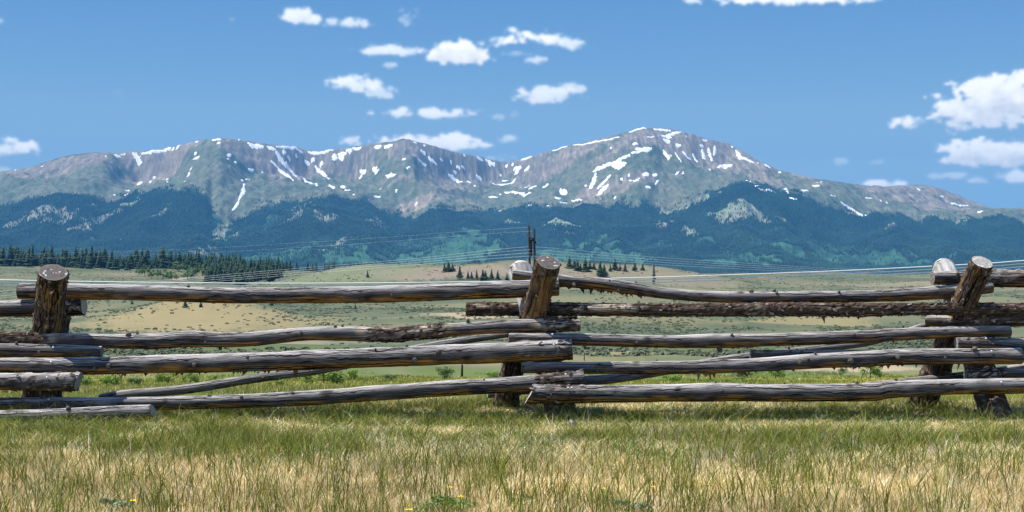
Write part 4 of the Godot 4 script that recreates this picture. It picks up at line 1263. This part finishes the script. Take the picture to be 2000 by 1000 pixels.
func build_trees() -> void:
	var r := RandomNumberGenerator.new()
	r.seed = 321
	var models := []
	for i in 6:
		models.append(tree("conifer_tree", conifer_crown(500 + i, 15 + i % 3, 0.24 + 0.03 * (i % 4)), mats.needles, [0.9, 0.016]))
	var used := {}
	# the dense wood along the left plateau, tree by tree
	for n in 285:
		var px: float
		var d: float
		var tall: float
		if n < 190:
			px = -60.0 + 530.0 * fmod(n * 0.618034, 1.0)
			d = r.randf_range(1405.0, 1560.0)
			tall = lerpf(9.0, 26.0, pow(r.randf(), 0.75)) * lerpf(1.1, 0.86, clampf(px / 470.0, 0, 1))
		elif n < 250:
			px = 400.0 + 148.0 * fmod(n * 0.618034, 1.0)
			d = r.randf_range(1000.0, 1400.0)
			tall = r.randf_range(11.0, 18.0)
		else:
			px = r.randf_range(545.0, 730.0) if n < 275 else r.randf_range(730.0, 800.0)
			d = r.randf_range(1330.0, 1420.0)
			tall = r.randf_range(8.0, 13.0)
		var p := ground_point((px - 1000.0) / LENS * d, d)
		if n >= 250:   # these show their tips over the knoll
			tall = maxf(tall, EYE + (LEVEL - along([545, 518, 640, 514, 730, 516, 800, 513], px) - r.randf_range(-2.0, 6.0)) / LENS * d - p.y)
		var wide := tall * r.randf_range(1.0, 1.6)
		var m: int = r.randi() % 6
		var height := "tall" if tall > 19.0 else ("short" if tall < 14.0 else "middling")
		var stretch: String = "left of the left post" if px < 75.0 else ("straight above the left post" if px < 135.0 else ("between left post and aspens" if px < 280.0 else "behind the light green aspens"))
		var label := "%s dark conifer of the left wood, %s" % [height, stretch]
		var group := "conifers of the left wood"
		if n >= 190 and n < 250:
			label = "%s dark conifer in the stand at the wood's right end, %s" % ["tall" if tall > 14.5 else "short", "nearest the knoll" if px > 490.0 else "next to the aspens"]
			group = "conifers at the wood's right end"
		elif n >= 250:
			label = "small far conifer tip over the grassy knoll, %s" % ("close to the wood" if px < 620.0 else ("above the lone conifer" if px < 735.0 else "right of the lone conifer"))
			group = "conifer tips over the knoll"
		place_tree(models, used, m, "conifer_tree", p, r.randf() * TAU, Vector3(wide, tall, wide), label, "tree", group)
	# single trees and small groups: x, y of the foot, height in the photograph, look
	var singles := [
		[718, 545, 14, "lone small conifer on the bare left flank of the knoll", ""], [868, 533, 17, "", "k"], [876, 532, 20, "", "k"], [884, 533, 15, "", "k"], [898, 547, 25, "dark conifer leading the row on the knoll's face", ""], [914, 547, 15, "", "f"], [921, 547, 14, "", "f"], [931, 548, 18, "", "f"],
		[943, 549, 22, "", "f"], [948, 549, 19, "", "f"], [960, 549, 20, "", "f"], [972, 549, 17, "", "f"], [990, 549, 13, "", "f"], [1112, 527, 22, "", "r"], [1122, 525, 16, "", "r"], [1128, 531, 20, "", "r"], [1134, 531, 15, "", "r"],
		[1143, 531, 26, "tall dark conifer just right of the middle post", ""], [1152, 530, 16, "", "r"], [1160, 529, 14, "", "r"], [1172, 543, 28, "", "r"], [1180, 541, 22, "", "r"], [1192, 531, 14, "", "r"], [1201, 531, 22, "", "r"], [1211, 531, 14, "", "r"], [1221, 531, 16, "", "r"], [1240, 530, 16, "", "r"], [1255, 530, 14, "", "r"],
		[640, 574, 10, "", "s"], [694, 604, 9, "", "s"], [258, 596, 10, "", "s"], [362, 603, 16, "", "s"], [392, 600, 12, "", "s"], [530, 598, 10, "", "s"]]
	var names := {"": ["", ""], "k": ["small conifer of the trio near the knoll's crest", "trio on the knoll's crest"], "f": ["small dark conifer in the row on the knoll's face", "row of conifers on the knoll's face"], "r": ["dark conifer on the crest right of the middle post", "conifers on the crest right of the post"], "s": ["tiny dark conifer in the hollow below the top rail", "tiny conifers in the hollow"]}
	var nth := {}
	var order := ["first", "second", "third", "fourth", "fifth", "sixth", "seventh", "eighth", "ninth", "tenth", "eleventh", "twelfth", "thirteenth", "fourteenth", "fifteenth"]
	for i in singles.size():
		var s: Array = singles[i]
		var p := ground_seen(s[0], s[1], 300.0)
		var tall: float = s[2] / LENS * -p.z * 1.1
		var wide := tall * r.randf_range(1.1, 1.6)
		nth[s[4]] = nth.get(s[4], -1) + 1
		place_tree(models, used, i % 6, "conifer_tree", p, r.randf() * TAU, Vector3(wide, tall, wide), s[3] if s[3] else order[nth[s[4]]] + " from left, " + names[s[4]][0], "tree", names[s[4]][1])
	for i in 6:
		if not used.has(i):
			models[i].free()
	# the rest of the wood, seen only as a dark mass between the nearer trees
	var where := []
	for n in 520:
		var px := -90.0 + 640.0 * fmod(n * 0.618034, 1.0)
		var d := r.randf_range(1390.0, 1600.0) if px < 400.0 else r.randf_range(1080.0, 1430.0)
		var tall2 := r.randf_range(8.0, 17.0) * lerpf(1.1, 0.85, clampf(px / 470.0, 0, 1))
		var w2 := tall2 * r.randf_range(1.1, 1.7)
		where.append(Transform3D(Basis(Vector3.UP, r.randf() * TAU).scaled(Vector3(w2, tall2, w2)), ground_point((px - 1000.0) / LENS * d, d)))
	var mm := MultiMesh.new()
	mm.transform_format = MultiMesh.TRANSFORM_3D
	mm.mesh = conifer_crown(533, 13, 0.26)
	mm.mesh.surface_set_material(0, mats.needles)
	mm.instance_count = where.size()
	for k in where.size():
		mm.set_instance_transform(k, where[k])
	var mass := MultiMeshInstance3D.new()
	mass.name = numbered("wood_interior")
	mass.multimesh = mm
	mass.material_override = mats.needles
	add_child(mass, true)
	tag(mass, "dark mass of smaller conifers filling the left wood", "forest", "", "stuff")
	# the tall thin bare-stemmed tree on the right crest
	var p := ground_seen(1277, 557, 300.0)
	var tall := 50.0 / LENS * -p.z
	var slim := base("spruce_tree", p)
	tag(slim, "tall narrow spruce standing alone on the right crest", "tree")
	slim.scale = Vector3(tall * 0.6, tall, tall * 0.6)
	part("crown", conifer_crown(901, 16, 0.2, 0.25), mats.needles, slim)
	part("trunk", cylinder(Vector3(0, -0.03, 0), Vector3(0, 0.9, 0), 0.02, 0.008, 6), mats.bush_wood, slim)
	# light green aspens among the conifers
	var aspen := tree("aspen_tree", leaf_crown(77, 420, 0.06, Color(0.07, 0.135, 0.04), Color(0.14, 0.225, 0.07), 10), mats.leaves, [0.6, 0.02])
	var spots := [[283, 541, 18, 26], [296, 545, 16, 18], [318, 547, 24, 22], [335, 549, 22, 20], [350, 532, 22, 20], [366, 548, 20, 18], [378, 540, 24, 22], [395, 540, 26, 24], [408, 546, 18, 18], [423, 544, 14, 14], [440, 540, 16, 16], [446, 549, 12, 14], [270, 537, 10, 12], [480, 545, 12, 14], [300, 524, 14, 12]]
	for i in spots.size():
		var s: Array = spots[i]
		var q := ground_seen(s[0], s[1], 900.0)
		var k: float = -q.z / LENS
		var size := Vector3(s[2] * k * 1.45, s[3] * k * 1.2, s[2] * k * 1.45)
		if i == 0:
			aspen.position = q
			aspen.scale = size
			tag(aspen, "light green aspen at the dark wood's edge, left clump", "tree", "aspens at the wood's edge")
		else:
			copy(aspen, "aspen_tree", q, i * 1.3, size, "light green aspen at the dark wood's edge, %s" % ("left clump" if s[0] < 325 else ("middle clump" if s[0] < 400 else "right clump beside the bare clay bank")), "tree", "aspens at the wood's edge")


func place_tree(models: Array, used: Dictionary, m: int, called: String, p: Vector3, turn: float, size: Vector3, label: String, category: String, group: String) -> void:
	if used.has(m):
		copy(models[m], called, p, turn, size, label, category, group)
		return
	used[m] = true
	models[m].position = p
	models[m].rotation.y = turn
	models[m].scale = size
	tag(models[m], label, category, group)


func build_shrubs() -> void:
	var shrubs := [
		[632, 758, 84, 34, "broad leafy willow bush under the diagonal brace"], [868, 744, 32, 24, "round bright bush left of the grey stake"], [328, 752, 46, 26, "bright green bush below the thick middle rail"], [372, 756, 34, 22, "small bush right of the bright green one under middle rail"], [262, 760, 40, 20, "low bush where the diagonal brace meets the lowest rail"], [208, 762, 56, 28, "olive green bush right of the thick cut rail end"], [160, 764, 40, 24, "low bush touching the thick cut rail end"],
		[14, 784, 50, 26, "bright green bush low at the left edge"], [686, 742, 26, 18, "small bush right of the broad willow bush"], [420, 760, 40, 20, "low bush above the diagonal brace's lower half"], [470, 762, 50, 18, "low bush under the diagonal brace's middle"], [1310, 748, 50, 14, "low bush over the right bay's lowest rail, left part"], [1700, 742, 44, 26, "grey-green shrub left of the right post's foot"], [1646, 734, 18, 12, "tiny bright bush left of the grey-green shrub"], [1515, 740, 40, 18, "low bush under the hanging splinters of right bay"], [1120, 752, 40, 16, "low bush just right of the middle post"], [1450, 745, 40, 16, "low bush under the short dark rail end"], [960, 742, 30, 14, "low bush just left of the middle post"], [540, 760, 36, 16, "low bush left of the broad willow bush"], [760, 748, 30, 14, "low bush between willow bush and round bright bush"]]
	var models := []
	for i in 3:
		models.append(tree("willow_bush", leaf_crown(600 + i, 900, 0.045, [Color(0.10, 0.17, 0.035), Color(0.085, 0.14, 0.045), Color(0.13, 0.21, 0.04)][i], [Color(0.22, 0.32, 0.07), Color(0.17, 0.22, 0.085), Color(0.24, 0.36, 0.07)][i], 13), mats.leaves, [0.5, 0.025], "", "bush"))
	for i in shrubs.size():
		var s: Array = shrubs[i]
		var p := ground_seen(s[0], minf(s[1], 762.0), 20.0)
		var k: float = -p.z / LENS
		var size := Vector3(s[2] * k * 1.2, (s[3] - maxf(s[1] - 762.0, 0.0) + 3.0) * k * 1.4, s[2] * k * 1.0)
		var label: String = s[4] if s[4] else "low green bush in the meadow behind the fence"
		var group := "bushes in the meadow behind the fence"
		if i < 3:
			models[i].position = p
			models[i].scale = size
			tag(models[i], label, "bush", group)
		else:
			copy(models[i % 3], "willow_bush", p, i * 2.1, size, label, "bush", group)
	# stakes of an old wire fence far out in the meadow
	for s in [[902, 737, 25, 5, "short bleached stake alone in the meadow under the middle rail"], [1857, 734, 19, 5, "grey stake seen between the right post's legs"], [1118, 705, 16, 2, "left one of two thin stakes beyond the middle post"], [1141, 706, 15, 2, "right one of two thin stakes beyond the middle post"]]:
		var p := ground_seen(s[0], s[1], 20.0)
		var k: float = -p.z / LENS
		var stake := base("fence_stake", p)
		tag(stake, s[4], "stake")
		var tone := mats.pole as Material
		part("shaft", cylinder(Vector3(0, -0.2, 0), Vector3(s[3] * k * 0.15, s[2] * k, 0), s[3] * k * 0.5, s[3] * k * 0.4, 8), tone, stake)


func build_sagebrush() -> void:
	var r := RandomNumberGenerator.new()
	r.seed = 606
	var st := SurfaceTool.new()
	st.begin(Mesh.PRIMITIVE_TRIANGLES)
	for i in 26:   # a low dome of ragged twig faces
		var a := r.randf() * TAU
		var e := asin(r.randf_range(0.05, 1.0))
		var n := Vector3(cos(a) * cos(e), sin(e), sin(a) * cos(e))
		var p := n * r.randf_range(0.32, 0.5)
		var u := n.cross(Vector3(0.2, 0.9, 0.3)).normalized() * r.randf_range(0.16, 0.26)
		var v := n.cross(u).normalized() * r.randf_range(0.16, 0.26)
		st.set_color(Color(1, 1, 1) * r.randf_range(0.75, 1.15))
		for w in [p - u - v, p + u, p + v + n * 0.1]:
			st.add_vertex(w)
	st.generate_normals()
	var mesh := st.commit()
	mesh.surface_set_material(0, mats.needles)
	var where: Array[Transform3D] = []
	var tint := PackedColorArray()
	for k in 130000:
		var d := 120.0 * pow(13.0, pow(r.randf(), 0.8))
		var x := r.randf_range(-0.46, 0.46) * d
		var n := broad_noise.get_noise_2d(x * 0.014 + 9.0, d * 0.014) + rough_noise.get_noise_2d(x * 0.06, d * 0.06) * 0.5
		if n * 1.6 + r.randf_range(-0.25, 0.25) < 0.02:
			continue
		var dry := 0.0
		for b in bare:
			var off := Vector2((x - b[0]) / b[2], (d - b[1]) / b[3]).length()
			if off < 1.0:
				dry = maxf(dry, b[5] * (1.0 - off * off * 0.6))
		if r.randf() < dry:
			continue
		var s := lerpf(0.22, 1.05, pow(r.randf(), 1.8)) * (1.0 + d / 1500.0)
		where.append(Transform3D(Basis(Vector3.UP, r.randf() * TAU).scaled(Vector3(s, s * r.randf_range(0.55, 0.9), s)), ground_point(x, d)))
		tint.append(Color(0.088, 0.118, 0.076).lerp(Color(0.145, 0.172, 0.108), r.randf()))
	var mm := MultiMesh.new()
	mm.transform_format = MultiMesh.TRANSFORM_3D
	mm.use_colors = true
	mm.mesh = mesh
	mm.instance_count = where.size()
	for k in where.size():
		mm.set_instance_transform(k, where[k])
		mm.set_instance_color(k, tint[k])
	var o := MultiMeshInstance3D.new()
	o.name = numbered("sagebrush")
	o.multimesh = mm
	o.material_override = mats.needles
	add_child(o, true)
	tag(o, "low grey-green sagebrush dotted over the valley floor and foothills", "sagebrush", "", "stuff")


# ------------------------------------------------------------------ grass

func tuft(seed_: int, blades: int, low: float, high: float, wide: float, spread: float, lean: float, tones: Array, heads := 0.0) -> ArrayMesh:
	var r := RandomNumberGenerator.new()
	r.seed = seed_
	var st := SurfaceTool.new()
	st.begin(Mesh.PRIMITIVE_TRIANGLES)
	for n in blades:
		var a := r.randf() * TAU
		var rad := sqrt(r.randf()) * spread
		var root := Vector3(cos(a) * rad, -0.02, sin(a) * rad)
		var tall := r.randf_range(low, high)
		var b := r.randf() * TAU
		var bend := Vector3(cos(b), 0, sin(b)) * tall * lean * r.randf_range(0.1, 1.0)
		var c := r.randf() * TAU
		var side := Vector3(cos(c), 0, sin(c)) * wide * r.randf_range(0.6, 1.2)
		var tone: Color = tones[r.randi() % tones.size()] * r.randf_range(0.6, 1.3)
		var tip_tone := tone.lerp(tones[0], 0.3)
		var p := []
		var droop := r.randf_range(0.0, 0.25) * lean
		for k in 4:
			var f := k / 3.0
			p.append(root + Vector3(0, tall * (f - droop * f * f), 0) + bend * f * f)
		st.set_color(tone)
		for k in 2:
			var w0: float = [1.0, 0.85][k]
			var w1: float = [0.85, 0.55][k]
			for v in [p[k] - side * w0, p[k + 1] - side * w1, p[k + 1] + side * w1, p[k] - side * w0, p[k + 1] + side * w1, p[k] + side * w0]:
				st.add_vertex(v)
		st.set_color(tip_tone)
		for v in [p[2] - side * 0.55, p[3], p[2] + side * 0.55]:
			st.add_vertex(v)
		if r.randf() < heads:
			st.set_color(Color(0.5, 0.42, 0.28))
			for v in [p[3] - side * 1.6 - Vector3(0, 0.03, 0), p[3] + Vector3(0, 0.02, 0), p[3] + side * 1.6 - Vector3(0, 0.03, 0)]:
				st.add_vertex(v)
	st.generate_normals()
	return st.commit()


func scatter(parent: Node3D, called: String, mesh: ArrayMesh, where: Array, tint: Array) -> void:
	if where.is_empty():
		return
	mesh.surface_set_material(0, mats.grass)
	var mm := MultiMesh.new()
	mm.transform_format = MultiMesh.TRANSFORM_3D
	mm.use_colors = true
	mm.mesh = mesh
	mm.instance_count = where.size()
	for k in where.size():
		mm.set_instance_transform(k, where[k])
		mm.set_instance_color(k, tint[k])
	var o := MultiMeshInstance3D.new()
	o.name = called
	o.multimesh = mm
	o.material_override = mats.grass
	parent.add_child(o, true)
	tag(o, "", "", "", "stuff")


func build_grass() -> void:
	var r := RandomNumberGenerator.new()
	r.seed = 808
	var greens := [Color(0.27, 0.31, 0.04), Color(0.17, 0.24, 0.028), Color(0.36, 0.38, 0.065), Color(0.10, 0.155, 0.022), Color(0.42, 0.33, 0.11), Color(0.24, 0.29, 0.075), Color(0.58, 0.47, 0.24)]
	var straws := [Color(0.88, 0.7, 0.42), Color(0.8, 0.6, 0.33), Color(0.9, 0.81, 0.6), Color(0.6, 0.44, 0.2), Color(0.48, 0.45, 0.16)]
	var bleach := [Color(0.8, 0.75, 0.64), Color(0.74, 0.67, 0.52), Color(0.84, 0.81, 0.74)]
	var root := base("meadow_grass")
	tag(root, "tall green grass and dry straw covering the foreground meadow", "grass", "", "stuff")
	var kinds := []   # mesh, places, tints
	for i in 3:
		kinds.append(["green_grass", tuft(10 + i, 28, 0.08, 0.28, 0.0021, 0.1, 0.75, greens), [], []])
	for i in 3:
		kinds.append(["dry_grass", tuft(20 + i, 34, 0.03, 0.125, 0.0019, 0.11, 1.1, straws, 0.03), [], []])
	for i in 2:
		kinds.append(["reed_grass", tuft(30 + i, 8, 0.16, 0.4, 0.0023, 0.08, 0.7, [greens[1] * 0.8, greens[3] * 0.8, greens[3], Color(0.15, 0.11, 0.04)]), [], []])
	for i in 2:
		kinds.append(["bleached_straw", tuft(40 + i, 7, 0.12, 0.34, 0.0018, 0.08, 1.3, bleach, 0.25), [], []])
	for i in 2:
		kinds.append(["meadow_tuft", tuft(50 + i, 40, 0.05, 0.14, 0.006, 0.22, 0.6, greens + [straws[4], straws[1]]), [], []])
	for i in 2:
		kinds.append(["far_tuft", tuft(60 + i, 44, 0.08, 0.22, 0.02, 0.7, 0.6, greens + [straws[4]]), [], []])
	for n in 20000:
		var d := sqrt(r.randf_range(5.6 * 5.6, 16.0 * 16.0))
		var x := r.randf_range(-1.0, 1.0) * (d * 0.42 + 0.5)
		var px := x / d * LENS + 1000.0
		var patch := broad_noise.get_noise_2d(x * 0.42, d * 0.75) * 1.1 + rough_noise.get_noise_2d(x * 1.2 + 4.0, d * 1.8) * 0.55
		# dry nearest the camera, green in front of the fence, mixed behind
		var dry := along([5.6, 0.6, 7.2, 0.72, 8.3, 0.62, 9.2, 0.12, 10.0, -0.06, 10.8, -0.12, 11.4, 0.12, 12.2, 0.3, 13.5, -0.2, 16, -0.3], d + patch * 0.9)
		dry += along([0, -0.05, 500, -0.06, 1000, 0.12, 1300, 0.3, 1600, 0.06, 2000, 0.0], px) * (1.0 if d < 11.0 else 0.0) + patch * 0.75
		var tone := clampf(1.0 + patch * 0.35 + r.randf_range(-0.12, 0.12), 0.6, 1.4)
		var k: int
		if r.randf() < clampf(0.5 + dry * 1.3, 0.06, 0.95):
			k = 3 + r.randi() % 3
		else:
			k = r.randi() % 3
		var roll := r.randf()
		if roll < (0.2 if d < 9.0 else 0.12):
			k = 6 + r.randi() % 2
		elif roll < 0.16:
			k = 8 + r.randi() % 2
		var s := r.randf_range(0.75, 1.2)
		var grown := along([5.6, 1.05, 8.0, 0.95, 9.0, 0.78, 10.0, 0.6, 10.6, 0.46, 11.2, 0.46, 12.2, 0.42, 13.0, 0.34, 16.0, 0.36], d)
		kinds[k][2].append(Transform3D(Basis(Vector3.UP, r.randf() * TAU).scaled(Vector3(s * 1.1, s * grown, s * 1.1)), ground_point(x, d)))
		kinds[k][3].append(Color(tone, tone * r.randf_range(0.95, 1.03), tone * r.randf_range(0.85, 1.05)))
	# wispy matted patches of last year's stalks
	for patch in [[1440, 905], [1395, 915], [40, 990], [20, 905], [270, 905], [640, 915], [890, 895], [720, 925], [335, 985], [1090, 875], [1630, 880], [1560, 900], [1920, 960], [590, 815], [700, 870], [1010, 900], [1760, 865], [150, 940], [1285, 850], [1850, 900]]:
		var c := ground_seen(patch[0], patch[1], 5.0)
		for n in 22:
			var q := Vector2.from_angle(r.randf() * TAU) * sqrt(r.randf()) * 0.2
			var s := r.randf_range(0.55, 1.0)
			kinds[8 + n % 2][2].append(Transform3D(Basis.from_euler(Vector3(r.randf_range(-0.5, 0.5), r.randf() * TAU, r.randf_range(-0.5, 0.5))).scaled(Vector3(s, s, s) * 0.75), ground_point(c.x + q.x * 1.4, -c.z + q.y)))
			kinds[8 + n % 2][3].append(Color(0.95, 0.95, 0.93))
	# longer grass left standing round the feet of the posts
	for foot in [[82, 10.95], [1118, 10.95], [1966, 10.95], [64, 12.1], [984, 12.1], [1782, 12.1]]:
		for n in 46:
			var d: float = foot[1] + r.randf_range(-0.16, 0.3)
			var x: float = (foot[0] - 1000.0) / LENS * foot[1] + r.randf_range(-0.36, 0.36)
			var k: int = [0, 1, 2, 0, 1, 2, 3, 6, 8][r.randi() % 9]
			var s := r.randf_range(0.7, 1.0)
			kinds[k][2].append(Transform3D(Basis(Vector3.UP, r.randf() * TAU).scaled(Vector3(s, s * r.randf_range(0.6, 0.95), s)), ground_point(x, d)))
			kinds[k][3].append(Color(0.9, 0.9, 0.9))
	for n in 16000:
		var d := 14.5 * pow(3.2, r.randf())
		var x := r.randf_range(-0.43, 0.43) * d
		var patch := broad_noise.get_noise_2d(x * 0.12, d * 0.12)
		var tone := clampf(1.1 + patch * 0.6, 0.6, 1.5)
		var k := 10 + r.randi() % 2
		var s := r.randf_range(0.8, 1.3)
		kinds[k][2].append(Transform3D(Basis(Vector3.UP, r.randf() * TAU).scaled(Vector3(s, s, s)), ground_point(x, d)))
		kinds[k][3].append(Color(tone * (1.0 + patch * 0.4), tone, tone))
	for n in 15000:
		var d := 40.0 * pow(3.0, r.randf())
		var x := r.randf_range(-0.43, 0.43) * d
		var patch := broad_noise.get_noise_2d(x * 0.05, d * 0.05)
		if d > 62.0 and r.randf() < (d - 62.0) / 34.0:
			continue
		var tone := clampf(1.1 + patch * 0.7, 0.6, 1.6)
		var k := 12 + r.randi() % 2
		kinds[k][2].append(Transform3D(Basis(Vector3.UP, r.randf() * TAU).scaled(Vector3(1, r.randf_range(0.7, 1.1), 1)), ground_point(x, d)))
		kinds[k][3].append(Color(tone * (1.0 + patch * 0.4), tone, tone * 0.9))
	for e in kinds:
		scatter(root, e[0], e[1], e[2], e[3])


func build_flowers() -> void:
	var petal_mat := plain(Color(0.98, 0.84, 0.05), 0.6, false)
	var heart_mat := plain(Color(0.5, 0.3, 0.02), 0.8, false)
	var stem_mat := plain(Color(0.12, 0.18, 0.05), 0.8, false)
	var spots := [[878, 953, 9, "yellow flower, uppermost of the three left of centre"], [900, 971, 10, "yellow flower, right-hand one of the three left of centre"], [798, 997, 11, "yellow flower at the very bottom edge"], [1178, 955, 8, "yellow flower in dry grass beside grey-green leaves, left one"], [1276, 952, 8, "yellow flower in dry grass beside grey-green leaves, right one"], [259, 979, 10, "yellow flower among silvery leaves at lower left"]]
	for s in spots:
		var p := ground_seen(s[0], s[1] + 48.0, 5.0)
		var k: float = -p.z / LENS
		var tall = EYE + (LEVEL - s[1]) / LENS * -p.z - p.y
		var f := base("yellow_flower", p)
		tag(f, s[3], "flower", "yellow flowers in the grass")
		part("stem", cylinder(Vector3(0, -0.02, 0), Vector3(0, tall, 0), 0.002, 0.0015, 5), stem_mat, f)
		for n in 8:
			var a := TAU * n / 8.0
			var st := SurfaceTool.new()
			st.begin(Mesh.PRIMITIVE_TRIANGLES)
			var out := Vector3(cos(a), 0.25, sin(a) + 0.0)
			var sd = Vector3(-sin(a), 0, cos(a)) * s[2] * k * 0.26
			var c := Vector3(0, tall, 0)
			var l: float = s[2] * k * 0.75
			for v in [c, c + out * l * 0.6 + sd, c + out * l, c, c + out * l, c + out * l * 0.6 - sd]:
				st.add_vertex(v + Vector3(0, 0.001, 0))
			st.generate_normals()
			part("petal", st.commit(), petal_mat, f)
		var ball := SphereMesh.new()
		ball.radius = s[2] * k * 0.17
		ball.height = s[2] * k * 0.2
		ball.radial_segments = 8
		ball.rings = 4
		part("flower_heart", ball, heart_mat, f).position = Vector3(0, tall + 0.002, 0)
	# low broad-leaved plants
	var silver := leaf_crown(71, 260, 0.08, Color(0.17, 0.23, 0.15), Color(0.3, 0.36, 0.27), 8)
	var green := leaf_crown(72, 260, 0.08, Color(0.10, 0.17, 0.04), Color(0.2, 0.28, 0.08), 8)
	for s in [[228, 1000, 90, 34, silver, "silvery leafy plant at lower left around a yellow flower"], [1235, 1002, 100, 30, silver, "grey-green leafy plant low at bottom right of centre"], [870, 1006, 130, 34, green, "green leafy plant at bottom centre by the yellow flowers"], [1025, 985, 30, 20, green, "tiny green leafy plant in straw near bottom centre"], [1730, 922, 26, 18, green, "small dark leafy plant at the straw's edge, right side"]]:
		var p := ground_seen(s[0], s[1], 5.0)
		var k: float = -p.z / LENS
		var plant := base("leafy_plant", p)
		plant.scale = Vector3(s[2] * k, s[3] * k * 1.2, s[2] * k * 0.8)
		tag(plant, s[5], "plant")
		part("leaves", s[4], mats.leaves, plant)
	# a pale stone at the middle post's foot
	var stone_p := ground_seen(1118, 836, 9.0)
	var ball := SphereMesh.new()
	ball.radius = 0.032
	ball.height = 0.085
	ball.radial_segments = 7
	ball.rings = 4
	var st := SurfaceTool.new()
	st.create_from(ball, 0)
	var arr := st.commit_to_arrays()
	var vs: PackedVector3Array = arr[Mesh.ARRAY_VERTEX]
	for i in vs.size():
		vs[i] *= 1.0 + rough_noise.get_noise_3dv(vs[i] * 26.0) * 1.3
	arr[Mesh.ARRAY_VERTEX] = vs
	var am := ArrayMesh.new()
	am.add_surface_from_arrays(Mesh.PRIMITIVE_TRIANGLES, arr)
	var stone := MeshInstance3D.new()
	stone.name = numbered("pale_stone")
	stone.mesh = am
	stone.material_override = plain(Color(0.55, 0.54, 0.52), 0.95, false)
	stone.position = stone_p + Vector3(0, 0.025, 0)
	stone.rotation = Vector3(0.3, 0.6, 0.5)
	add_child(stone, true)
	tag(stone, "small whitish stone in the grass at the middle post's foot", "stone")
